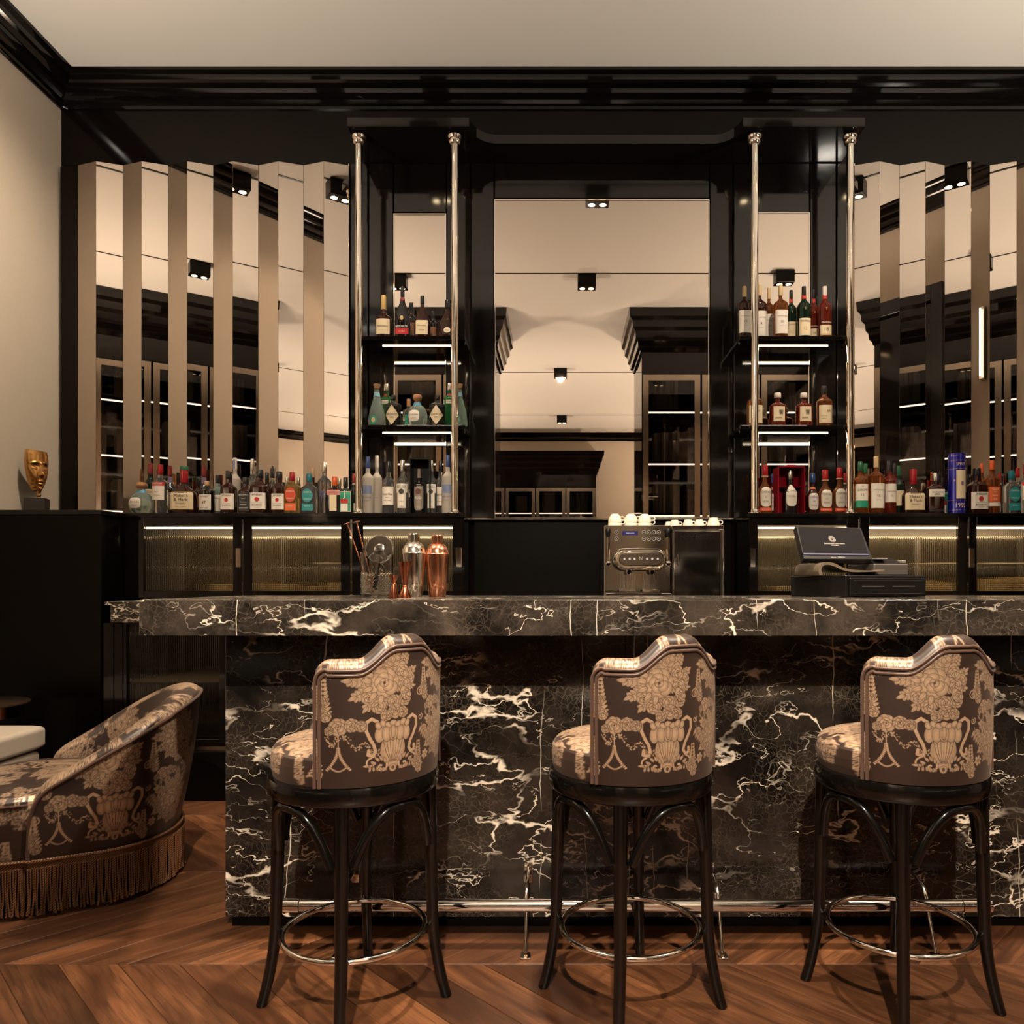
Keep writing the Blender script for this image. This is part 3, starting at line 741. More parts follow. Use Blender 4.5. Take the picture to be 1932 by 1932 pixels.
# cabinets with reeded glass
def reeded(x0, x1, y, z0, z1, pitch=.0115):
    m = M(); n = int((x1-x0)/pitch); p = (x1-x0)/n; xs = []; ys = []
    for i in range(n):
        for k in range(5):
            q = (k+.0)/5; xs.append(x0+(i+q)*p); ys.append(y-.0032*math.sin(PI*q))
    xs.append(x1); ys.append(y)
    rows = [[(a, b, z) for a, b in zip(xs, ys)] for z in (z0, z1)]
    m.grid(rows); k0 = len(xs)
    rows = [[(x0, y+.005, z), (x1, y+.005, z)] for z in (z0, z1)]
    m.grid(rows, flip=True)
    return m
def door(parent, x0, x1, yf, z0, z1, g, handle=None, label=None):
    """black framed door; g = glass rectangle (x0,x1,z0,z1)"""
    m = M(); d = .022
    m.cbox(x0+.0015, g[0], yf, yf+d, z0, z1, .0015); m.cbox(g[1], x1-.0015, yf, yf+d, z0, z1, .0015)
    m.cbox(g[0], g[1], yf, yf+d, z0, g[2], .0015); m.cbox(g[0], g[1], yf, yf+d, g[3], z1, .0015)
    o = obj('door', m, LACQ, parent)
    pn = obj('reeded_pane', reeded(g[0]-.001, g[1]+.001, yf+.010, g[2]-.001, g[3]+.001), REED, o, True)
    if handle is not None:
        hx, hz = handle
        obj('handle', M().cbox(hx-.019, hx+.019, yf-.012, yf+.001, hz-.062, hz+.062, .005), CHROME, o)
    return o
YU = 4.80
def upper_cabinet(x0, x1, doors, label, glows):
    t = thing('wall_cabinet', label, 'cabinet', ((x0+x1)/2, 5.0, 1.09))
    zb_, zt_ = 1.092, ZT-.026; yf = YU+.024
    m = M(); m.box(x0, x0+.02, yf, 5.19, zb_, zt_); m.box(x1-.02, x1, yf, 5.19, zb_, zt_); m.box(x0+.02, x1-.02, yf, 5.19, zb_, zb_+.02)
    m.box(x0+.02, x1-.02, yf, 5.19, zt_-.012, zt_); obj('carcass', m, LACQ, t)
    obj('lining', M().box(x0+.021, x1-.021, 5.165, 5.172, zb_+.021, zt_-.013).box(x0+.021, x1-.021, yf+.03, 5.165, zb_+.021, zb_+.024), INTERIOR, t)
    obj('cabinet_top', M().cbox(x0-.004, x1+.004, YU-.012, 5.149, zt_, ZT, .002), LACQ, t)
    for (a, b, g0, g1, hd) in doors:
        z0, z1 = Z_(1128, YU), Z_(975, YU)
        g = (X_(g0, YU), X_(g1, YU), Z_(1115, YU), Z_(991, YU))
        door(t, X_(a, YU), X_(b, YU), YU, z0, z1, g, None if hd is None else (X_(hd, YU), Z_(1052, YU)))
        obj('light_strip', M().box(g[0]-.03, g[1]+.03, YU+.045, YU+.058, g[3]-.018, g[3]-.008), LED, t)
        ld = D.lights.new('glow', 'AREA'); ld.shape = 'RECTANGLE'; ld.size = g[1]-g[0]; ld.size_y = .02; ld.energy = 2.2 if a < 1000 else 5.0; ld.color = (1,.82,.56)
        lo = D.objects.new('glow', ld); COL.objects.link(lo); lo.parent = t; lo.location = ((g[0]+g[1])/2-t.location.x, YU+.07-5.0, g[3]-.03-1.09); lo.rotation_euler = (R(28), 0, 0)
        obj('back_mirror', M().box(g[0]-.03, g[1]+.03, 5.155, 5.160, Z_(1118, YU), g[3]-.05), mat_tint, t)
    return t
mat_tint = mat('cabinet_back', (.30,.255,.19), .10, .95)
upper_cabinet(X_(229,YU), X_(875,YU), [(235,456,271,439,451),(458,660,475,643,None),(664,873,685,854,866)], 'black wall cabinet with reeded glass doors left of the coffee machine', None)
upper_cabinet(X_(1413,YU), X_(2060,YU), [(1413,1620,1430,1598,1419.5),(1622,1826,1640,1808,None),(1828,2050,1843,2030,1832.5)], 'black wall cabinet with reeded glass doors behind the till', None)

# glassware and plates inside
PLATE = mat('gilt_plate', (.78,.62,.38), .2, .2)
STK = [0]; ORDN = ['lowest','second','third','fourth','fifth','sixth','seventh','eighth','topmost']
def stack(x, y, z, r, n, dz, nm='plate'):
    STK[0] += 1; pile = ['first','second','third','fourth','fifth','sixth','seventh','eighth','ninth','tenth','eleventh','twelfth','thirteenth','fourteenth','fifteenth','sixteenth','seventeenth'][STK[0]-1]
    for i in range(n):
        m = M().lathe([(r*.55,0),(r*.6,.003),(r,.014),(r*.99,.016),(r*.55,.006)], 20, c=(x,y,z+i*dz))
        solo(nm, m, PLATE, ('%s gilt plate up in the %s pile behind the reeded doors, counted from the left' % (ORDN[i], pile)) if y > 4.8 else ('%s gilt plate up in the %s pile of the low cabinet' % (ORDN[i], pile)), 'plate', group='plates behind reeded glass', smooth=True)
zin = 1.117
for x_, n in ((402,5),(433,5),(500,6),(541,5),(590,4),(629,6),(735,5),(842,6),(1470,4),(1718,5),(1756,7),(1794,6),(1870,8),(1908,9),(1948,9)):
    stack(X_(x_, 4.97), 4.97, zin, .058, n, .012)
for x_, tl in ((625,'in the second cabinet door from the left'),(1780,'right of the till screen'),(1878,'just right of the right chrome handle'),(1934,'at the right edge')):
    z = Z_(1062, 4.97)
    m = M().box(X_(x_-26,4.97), X_(x_+26,4.97), 4.92, 5.08, z-.004, z)
    solo('glass_tray', m, PLATE, 'small gilt tray glowing behind reeded glass '+tl, 'tray', group='gilt trays')

# lower cabinet with marble worktop
YLc = 4.19
lc = thing('base_cabinet', 'low black cabinet with reeded glass under the back bar worktop', 'cabinet', (.4, 4.6, 0))
x0, x1 = X_(195, YLc), 3.3
m = M(); m.box(x0, x1, YLc+.024, 5.19, .337-.02, .337); m.box(x0, x0+.03, YLc+.024, 5.19, .337, .97); m.box(x1-.03, x1, YLc+.024, 5.19, .337, .97); m.box(x0+.03, x1-.03, 5.1, 5.19, .337, .97)
m.box(x0+.03, x1-.03, YLc+.024, 5.1, .955, .97)
obj('carcass', m, LACQ, lc)
obj('plinth', M().cbox(x0, x1, YLc+.004, 5.19, .0, .27, .003), LACQ_SOFT, lc); obj('reveal', M().box(x0+.01, x1-.01, YLc+.04, 5.19, .27, .317), paint((.06,.03,.015), .5), lc)  # recessed reveal; its brown colour stands for the lit reflection above the plinth
obj('lining', M().box(x0+.031, x1-.031, 5.05, 5.06, .338, .954).box(x0+.031, x1-.031, YLc+.05, 5.05, .338, .342), INTERIOR, lc)
xq = X_(232, YLc)
obj('filler', M().cbox(x0, X_(214,YLc), YLc, YLc+.022, .317, .97, .001).cbox(X_(215.5,YLc), xq-.002, YLc, YLc+.022, .317, .97, .001), LACQ, lc)
for i in range(10):
    a = xq+i*.56; b = a+.56
    if b > 3.3: break
    g = (a+.02, b-.035, Z_(1395, YLc), .962)
    door(lc, a, b, YLc, .317, .975, g, (b-.02, .75) if i % 2 else None)
for i, (x_, z_) in enumerate(((-2.2,.62),(-1.2,.62))):
    obj('inner_shelf', M().box(x0+.04, -.8, YLc+.08, 5.04, .632, .640), INTERIOR, lc) if i == 0 else None
ld = D.lights.new('glow', 'AREA'); ld.shape = 'RECTANGLE'; ld.size = 1.4; ld.size_y = .02; ld.energy = .7; ld.color = (1,.74,.40)
lo = D.objects.new('glow', ld); COL.objects.link(lo); lo.parent = lc; lo.location = (-1.75-.4, YLc+.10-4.6, .94); lo.rotation_euler = (R(25),0,0)
for x_ in (-2.25, -2.1): stack(x_, 4.6, .343, .075, 8, .012)
wt = thing('worktop', 'black marble worktop under the reeded wall cabinets', 'worktop', (.4, 4.6, .975))
obj('slab', M().cbox(X_(207,4.15), 3.35, 4.15, 5.2, .975, 1.09, .003), MARBLE, wt)
obj('top_lip', M().cbox(X_(197,4.17), X_(207,4.15)-.0005, 4.17, 5.2, 1.070, 1.09, .002), MARBLE, wt)
bp = thing('back_panel', 'glossy black panel behind the coffee machine', 'panel', (.4, 5.22, 1.09))
obj('board', M().box(X_(875,YU)+.02, X_(1413,YU)-.02, 5.215, YB-.001, 1.091, ZT-.012), LACQ_SOFT, bp)
solo('metal_ledge', M().cbox(PX(889), PX(1383), 5.17, 5.214, ZT-.010, ZT+.002, .002), CHROME, 'thin chrome ledge below the central mirror', 'ledge')

# deep unit in the left corner
du = thing('corner_cabinet', 'tall plain black cabinet in the left corner, carrying the golden face', 'cabinet', (-3.08, 4.9, 0))
obj('body', M().cbox(XL+.002, X_(190,4.59), 4.595, YB-.002, .0, ZT-.028, .003), LACQ_SOFT, du)
obj('cabinet_top', M().cbox(XL+.002, X_(190,4.59)+.006, 4.585, 5.119, ZT-.027, ZT, .002), LACQ, du)
# ================================================================== THE BAR
bar = thing('bar_counter', 'long bar counter of veined black marble in front of the stools', 'bar counter', (.6, 2.9, 0))
zt, zl = Z_(1131, 2.42), Z_(1200, 2.42); xs_ = .225
obj('countertop', M().cbox(-1.332, xs_-.0006, 2.42, 3.25, zl, zt, .0025), MARBLE, bar)
obj('countertop', M().cbox(xs_+.0006, 2.75, 2.42, 3.25, zl, zt, .0025), MARBLE, bar)
obj('front_panel', M().cbox(-1.163, .2192, 2.656, 2.68, .035, zl-.0005, .002), MARBLE_B, bar)
obj('front_panel', M().cbox(.2204, 1.60, 2.656, 2.68, .035, zl-.0005, .002), MARBLE_B, bar)
obj('front_panel', M().cbox(1.6012, 2.7, 2.656, 2.68, .035, zl-.0005, .002), MARBLE_B, bar)
obj('side_panel', M().cbox(-1.163, -1.14, 2.6805, 3.20, .035, zl-.0005, .002), MARBLE_B, bar)
obj('body', M().box(-1.139, 2.7, 2.6805, 3.20, .03, zl-.001), LACQ_SOFT, bar)
obj('plinth', M().box(-1.145, 2.69, 2.668, 3.18, 0, .034), LACQ_SOFT, bar)

fr = thing('foot_rail', 'polished chrome foot rail along the bottom of the bar', 'foot rail', (.224, 2.5, 0))
zr, yr = .142, 2.50; xa, xb = X_(512, yr), X_(1868, yr)
obj('rail', M().cyl((xa+.095, yr, zr), (xb-.095, yr, zr), .0205, 28), CHROME, fr, True)
for p, q in ((xa, xa+.093), (xb-.093, xb)): obj('end_sleeve', M().cyl((p, yr, zr), (q, yr, zr), .0222, 28), CHROME, fr, True)
for x_ in (670, 997, 1340, 1712):
    X = X_(x_, 2.65)
    b_ = obj('bracket', M().cbox(X-.014, X+.014, 2.652, 2.6555, .155, .225, .002).tube([(X, 2.652, .205), (X, 2.58, .200), (X, 2.53, .185), (X, yr, zr)], .007, 10), CHROME, fr, True)
    obj('bracket_leg', M().tube([(X, yr, zr-.02), (X, 2.47, .06), (X, 2.447, .012)], .006, 10).cbox(X-.016, X+.016, 2.425, 2.465, 0.0005, .008, .002), CHROME, fr, True)

# ================================================================== STOOLS
SEATZ = .665
def build_stool_meshes():
    r = {}
    # seat
    rows = []; uv = []
    prof = [(.220,SEATZ),(.225,SEATZ+.02),(.226,SEATZ+.045),(.223,SEATZ+.068),(.212,SEATZ+.082),(.18,SEATZ+.093),(.14,SEATZ+.100),(.09,SEATZ+.105),(.04,SEATZ+.107),(.002,SEATZ+.108)]
    P = []
    for (a, b) in zip(prof[:-1], prof[1:]):
        for k in range(8): P.append((a[0]+(b[0]-a[0])*k/8, a[1]+(b[1]-a[1])*k/8))
    P.append(prof[-1]); n = 220
    for (q, z) in P:
        row = []
        for k in range(n):
            t = 2*PI*k/n; row.append((q*math.cos(t), q*math.sin(t), z))
            uv.append((t*.23+.05, (z-SEATZ)*1.0+.02) if z < SEATZ+.075 else (q*math.cos(t)+.32, q*math.sin(t)+.26))
        rows.append(row)
    m = M().grid(rows, closed=True); r['seat'] = (m, uv)
    # backrest
    ro, th, half, c0 = .231, .062, R(61), R(-45)
    nA, nZ = 420, 270; rows = []; uv = []
    Lh = ro*half
    def top(s):
        d = abs(s)
        h = .986+(.060 if d < .035 else .060*(.5+.5*math.cos(PI*min(1, (d-.035)/.105))))
        e = Lh-d
        if e < .032: h -= .032-math.sqrt(max(0, .032**2-(.032-e)**2))
        return h-.016
    for i in range(nA+1):
        s = -Lh+2*Lh*i/nA; a = c0+s/ro; H = top(s); t_ = th*min(1.0, math.sqrt(max(0.02, 1-((abs(s)/Lh))**14)))
        row = []
        for j in range(nZ+1):
            z = SEATZ+(H-SEATZ-.006)*j/nZ; bul = .004*math.sin(PI*j/nZ)+.006*(j/nZ)
            row.append(((ro+bul)*math.cos(a), (ro+bul)*math.sin(a), z)); uv.append((s+Lh+.012, z-SEATZ))
        for j in range(1, 10):
            b = j/10*PI; rr = ro+.006-t_/2+t_/2*math.cos(b); z = H-.006+.030*math.sin(b)
            row.append((rr*math.cos(a), rr*math.sin(a), z)); uv.append((s*1.1+Lh+.33, .06+j*.007))
        for j in range(0, 31):
            z = (H-.006)+(SEATZ+.05-(H-.006))*j/30; rr = ro+.006-t_-.008*math.sin(PI*j/30)
            row.append((rr*math.cos(a), rr*math.sin(a), z)); uv.append((s+Lh+.1, z-SEATZ))
        rows.append(row)
    m = M().grid(rows, flip=True)
    nn = len(rows[0]); m.f.append(tuple(range(nn))); m.mi.append(0); m.f.append(tuple(nA*nn+k for k in range(nn))[::-1]); m.mi.append(0)
    r['back'] = (m, uv)
    # piping: two cords following the outline of the outer face
    pp = []
    for off_ in (.0, .0125):
        path = []; N = 90; z0 = SEATZ+.002
        Lq = Lh-off_-.001; dz = .010
        for k in range(14): path.append((-Lq, z0+(top(-Lh+.034)-.032-off_-z0)*k/14))
        for k in range(8):
            b = k/8*PI/2; rr_ = .034-off_; path.append((-Lh+.034+.001-rr_*math.cos(b), top(-Lh+.034)-.034+rr_*math.sin(b)))
        for k in range(N+1):
            s = (-Lh+.035)+(2*Lh-.07)*k/N; path.append((s, top(s)-off_-.004))
        q = [(-s, z) for s, z in path[:22]][::-1]; path += q
        pts = [((ro+.0075)*math.cos(c0+s/ro), (ro+.0075)*math.sin(c0+s/ro), z) for s, z in path]
        pp.append(M().tube(pts, .0045, 10))
    r['pipe'] = pp
    r['ring'] = M().lathe([(.205,SEATZ-.052),(.226,SEATZ-.053),(.233,SEATZ-.046),(.235,SEATZ-.03),(.235,SEATZ-.014),(.232,SEATZ-.003),(.224,SEATZ),(.205,SEATZ)], 64)
    leg = []; rad = []
    for k in range(25):
        z = .655*(1-k/24)
        q = .208+.016*(1-z/.655)
        if z < .24: q += .034*((.24-z)/.24)**1.9
        leg.append((q, 0, z)); rad.append(.0200-.005*(1-z/.655))
    leg[0] = (.209, 0, .613)
    r['leg'] = M().tube(leg, rad, 16)
    arch = []
    for k in range(33):
        u = -1+2*k/32; a = PI/4+u*R(37); z = .598-.145*abs(u)**2.6; q = .207+.004*(1-abs(u))
        arch.append((q*math.cos(a), q*math.sin(a), z))
    r['arch'] = M().tube(arch, .0135, 12)
    rp = [(.197*math.cos(2*PI*k/64), .197*math.sin(2*PI*k/64), .205) for k in range(64)]
    r['foot'] = M().tube(rp, .0085, 12, closed=True)
    return r
SM = build_stool_meshes()
def make_stool(x, y, rz, swivel, label):
    global STOOL0
    t = thing('bar_stool', label, 'bar stool', (x, y, 0), rz, group='damask bar stools')
    if not STOOL0:
        seat = obj('seat', SM['seat'][0], DAMASK, t, True, True); weave(seat, SM['seat'][1]); STOOL0['seat'] = seat
        back = obj('backrest', SM['back'][0], DAMASK, t, True, True); weave(back, SM['back'][1]); STOOL0['back'] = back
        STOOL0['pipe'] = [obj('piping', p, PIPING, back, True, True) for p in SM['pipe']]
        STOOL0['ring'] = obj('seat_ring', SM['ring'], BLACKWOOD, t, True, True)
        STOOL0['legs'] = []; lm = mesh('leg', SM['leg'], BLACKWOOD, True); am = mesh('bent_brace', SM['arch'], BLACKWOOD, True)
        for k in range(4):
            l = D.objects.new('leg', lm); COL.objects.link(l); l.parent = t; l.rotation_euler = (0,0,k*PI/2)
            b = D.objects.new('bent_brace', am); COL.objects.link(b); b.parent = t; b.rotation_euler = (0,0,k*PI/2); STOOL0['legs'] += [l, b]
        STOOL0['foot'] = obj('foot_ring', SM['foot'], CHROME, t, True, True)
        back.rotation_euler = (0,0,swivel)
        return t
    def cp(o, par, rz=None):
        c = o.copy(); COL.objects.link(c); c.parent = par
        if rz is not None: c.rotation_euler = (0,0,rz)
        return c
    cp(STOOL0['seat'], t); b = cp(STOOL0['back'], t, swivel)
    for p in STOOL0['pipe']: cp(p, b)
    cp(STOOL0['ring'], t); cp(STOOL0['foot'], t)
    for l in STOOL0['legs']: cp(l, t)
    return t
STOOL0 = {}
make_stool(-.589, 2.19, R(6), R(0), 'damask bar stool with black bentwood legs nearest the armchair')
make_stool(.197, 2.21, R(-12), R(-2), 'middle one of the three damask bar stools before the marble bar')
make_stool(.972, 2.216, R(-21), R(-9), 'damask bar stool with black bentwood legs at the right end of the foot rail')

# ================================================================== ARMCHAIR
def armchair():
    t = thing('armchair', 'low tub armchair in brown damask with a long bronze fringe', 'armchair', (-2.045, 3.06, 0), R(209))
    a_, b_, xc, xe = .29, .37, -.18, .03
    Ls = xe-xc; Le = PI*(a_+b_)/2; Ltot = 2*Ls+Le
    def plan(s, inset=0.0):                            # s 0..Ltot from the near arm's front (+y) round the back
        if s < Ls: return (xe-s, b_-inset), (0, 1)
        if s > Ls+Le: return (xc+(s-Ls-Le), -b_+inset), (0, -1)
        a = PI/2+(s-Ls)/Le*PI; c, n = math.cos(a), math.sin(a)
        return (xc+(a_-inset)*c, (b_-inset)*n), (c, n)
    def H(s):
        (x, y), _ = plan(s); h = .435+.305*(max(0, xe-x)/(xe-xc+a_))**1.12
        e = min(s, Ltot-s)
        if e < .11: h = .20+(h-.20)*(max(0, 1-((.11-e)/.11)**4))**.25 if e > 0 else .20
        return h
    nS, nZ, T = 640, 190, .105; rows = []; uv = []
    Z0 = .195
    for i in range(nS+1):
        s = Ltot*i/nS; e = min(s, Ltot-s); h = max(H(s), Z0+.02)
        (x, y), (nx, ny) = plan(s); k_ = (max(0, -x-.0))/.55; row = []
        lean = .065*k_+.012
        Tt = T*min(1, .35+.65*math.sqrt(min(1, e/.06)))
        def at(d, z):                                  # d: inward offset from the outer skin
            q = (z-Z0)/.6; o_ = lean*q*1.3+.012*math.sin(PI*min(1, (z-Z0)/(h-Z0)))
            return (x+nx*(o_-d), y+ny*(o_-d), z)
        for j in range(nZ+1):
            z = Z0+(h-.012-Z0)*j/nZ; row.append(at(0, z)); uv.append((s/1.3+.0, (z-Z0)/1.3))
        for j in range(1, 12):
            b = j/12*PI; row.append(at(Tt/2-Tt/2*math.cos(b), h-.012+.030*math.sin(b))); uv.append((s/1.3+.1, .2+j*.01))
        for j in range(0, 41):
            z = (h-.012)+(.36-(h-.012))*j/40; row.append(at(Tt+.012*math.sin(PI*j/40), z)); uv.append((s/1.1+.15, z-.3))
        rows.append(row)
    m = M().grid(rows); nn = len(rows[0])
    m.f.append(tuple(range(nn))[::-1]); m.mi.append(0); m.f.append(tuple(nS*nn+k for k in range(nn))); m.mi.append(0)
    sh = obj('shell', m, DAMASK, t, True, True); weave(sh, uv)
    pts = []
    for i in range(0, 261):
        s = Ltot*i/260; h = max(H(s), Z0+.02); (x, y), (nx, ny) = plan(s); lean = .065*max(0, -x)/.55+.012
        o_ = lean*(h-Z0)/.6*1.3+.003; pts.append((x+nx*o_, y+ny*o_, h-.010))
    pts = [(pts[0][0]+.001, pts[0][1], Z0+.01*k) for k in range(0, 2)]+pts+[(pts[-1][0]+.001, pts[-1][1], Z0+.01)]
    obj('piping', M().tube(pts, .0065, 8), PIPING, t, True, True)
    # seat: rounded D that comes forward of the arms
    def seat_out(n):
        P = []
        for k in range(n+1):
            a = -PI/2+PI*k/n; c, s_ = math.cos(a), math.sin(a); q = (abs(c)**2.6+abs(s_)**2.6)**(-1/2.6)
            P.append((xe-.0+.255*q*c*1.0, .355*q*s_))
        return P
    out = seat_out(160)
    ring = out+[(-.26, .24), (-.32, 0), (-.26, -.24)]
    rows = []; uv = []; prof = [(1.0,Z0),(1.008,.24),(1.012,.30),(1.010,.35),(1.0,.385),(.975,.410),(.93,.425),(.84,.436),(.70,.444),(.5,.450),(.25,.453),(.01,.455)]
    P = []
    for p, q in zip(prof[:-1], prof[1:]):
        for k in range(9): P.append((p[0]+(q[0]-p[0])*k/9, p[1]+(q[1]-p[1])*k/9))
    P.append(prof[-1]); cx = -.02
    Lr = [0]
    for p, q in zip(ring[:-1], ring[1:]): Lr.append(Lr[-1]+math.hypot(q[0]-p[0], q[1]-p[1]))
    for sc, z in P:
        rows.append([(cx+(x-cx)*sc, y*sc, z) for x, y in ring])
        for (x, y), l in zip(ring, Lr): uv.append((.30-l/1.2, (z-Z0)/1.2+.06) if z < .40 else ((x-cx)*sc/1.2+.22, y*sc/1.2+.2))
    st = obj('seat', M().grid(rows, closed=True), DAMASK, t, True, True); weave(st, uv)
    obj('seat_piping', M().tube([(cx+(x-cx)*1.004, y*1.004, .398) for x, y in out], .005, 8), PIPING, t, True, True)
    # fringe loop
    loop = [plan(Ltot*i/300)[0] for i in range(301)]
    loop = loop+[(x, y) for x, y in out][1:-1]
    # arclength resample
    L = [0]
    cl = loop+[loop[0]]
    for p, q in zip(cl[:-1], cl[1:]): L.append(L[-1]+math.hypot(q[0]-p[0], q[1]-p[1]))
    tot = L[-1]; rnd = random.Random(5)
    def lp(s):
        s %= tot; i = int(np.searchsorted(L, s, 'right'))-1; i = min(i, len(cl)-2); f = (s-L[i])/max(1e-9, L[i+1]-L[i])
        p, q = cl[i], cl[i+1]; dx, dy = q[0]-p[0], q[1]-p[1]; l = math.hypot(dx, dy)+1e-9
        nx, ny = dy/l, -dx/l
        x, y = p[0]+dx*f, p[1]+dy*f
        if nx*(x+.1)+ny*y < 0: nx, ny = -nx, -ny
        return x, y, nx, ny
    obj('braid', M().tube([(lambda q: (q[0]+q[2]*.012, q[1]+q[3]*.012, .203+.0012*math.sin(i*2.2)))(lp(tot*i/500)) for i in range(500)], .0058, 6, closed=True), FRINGE, t, True, True)
    rows = [[(lambda q: (q[0]+q[2]*.010, q[1]+q[3]*.010, z))(lp(tot*i/300)) for i in range(300)] for z in (.172, .205)]
    obj('fringe_heading', M().grid(rows, closed=True), FRINGE, t, True, True)
    m = M(); n = 330
    for i in range(n):
        x, y, nx, ny = lp(tot*(i+.3*rnd.random())/n); ln = .010+.012*rnd.random(); ph = rnd.random()*6; o0 = .013+.004*rnd.random()
        pts = []
        for k in range(8):
            f = k/7; z = .180+(ln-.180)*f; wv_ = .0035*math.sin(ph+f*5)*f; q = o0+.004*math.sin(ph*2+f*4)*f
            pts.append((x+nx*q-ny*wv_, y+ny*q+nx*wv_, z))
        m.tube(pts, [.0032]*7+[.0042], 5)
    f = obj('fringe', m, FRINGE, t, True, True); f['kind'] = 'stuff'
    obj('underframe', M().prism([(x*.93-.005, y*.93) for x, y in loop[::6]], .03, .194), LACQ_SOFT, t, False, True)
    return t
armchair()

# cream sofa end and small round table at the left edge
sf = thing('sofa', 'cream linen sofa corner cut by the left edge behind the armchair', 'sofa', (-2.935, 3.15, 0), 0)
def cushion(x0, x1, y0, y1, z0, z1, b):
    m = M(); rows = []; n = 96
    cx, cy, hx, hy, hz, cz = (x0+x1)/2, (y0+y1)/2, (x1-x0)/2, (y1-y0)/2, (z1-z0)/2, (z0+z1)/2
    for j in range(29):
        e = b/hz
        if j < 10: q = j/9*PI/2; c = 1-(b/hx)*(1-math.sin(q)); s_ = -1+e*(1-math.cos(q))
        elif j < 19: c = 1; s_ = (-1+e)+(2-2*e)*(j-9)/10
        else: q = (j-19)/9*PI/2; c = 1-(b/hx)*(1-math.cos(q)); s_ = 1-e*(1-math.sin(q))
        row = []
        for k in range(n):
            a = 2*PI*k/n; ca, sa = math.cos(a), math.sin(a)
            ux = math.copysign(min(1, abs(ca)*1.5)**.5, ca) if False else None
            q = 1/max(abs(ca), abs(sa)); px_, py_ = q*ca, q*sa; rr = .05
            fx, fy = hx*c-rr, hy-(1-c)*hx-rr; gx, gy = px_*hx*c, py_*(hy-(1-c)*hx)
            kx, ky = max(-fx, min(fx, gx)), max(-fy, min(fy, gy)); dx, dy = gx-kx, gy-ky; dl = math.hypot(dx, dy)
            if dl > 1e-9: dx, dy = dx/dl*rr, dy/dl*rr
            row.append((cx+kx+dx, cy+ky+dy, cz+hz*s_+(.012*(1-(px_*.98)**2)*(1-(py_*.98)**2) if s_ > 0 else 0)))
        rows.append(row)
    rows.append([(cx, cy, cz+hz+.012)]*n)
    return m.grid(rows, closed=True)
obj('seat_cushion', cushion(-.42, .445, -.60, .59, .395, .500, .022), CREAM, sf, True, True)
obj('base_cushion', cushion(-.41, .425, -.59, .575, .22, .388, .03), CREAM, sf, True, True)
obj('plinth', M().box(-.38, .38, -.5, .5, 0, .235), LACQ_SOFT, sf, False, True)
st_ = thing('side_table', 'small round table with a smoky stone top and metal rim at the left edge', 'table', (-3.05, 4.28, 0))
tx, ty, tz = -3.155, 4.15, Z_(1326, 4.15)
st_.location = (tx, ty, 0)
obj('table_top', M().lathe([(.235,tz-.012),(.24,tz-.010),(.24,tz-.002),(.235,tz)], 56, c=(tx,ty,0)), TORT, st_, True)
obj('rim', M().lathe([(.205,tz-.075),(.208,tz-.078),(.210,tz-.013),(.2,tz-.013)], 56, c=(tx,ty,0)), paint((.62,.36,.26), .15, 1.0), st_, True)
obj('pedestal', M().lathe([(.17,0),(.17,.012),(.03,.03),(.028,tz-.08),(.08,tz-.078)], 32, c=(tx,ty,0)), CHROME, st_, True)

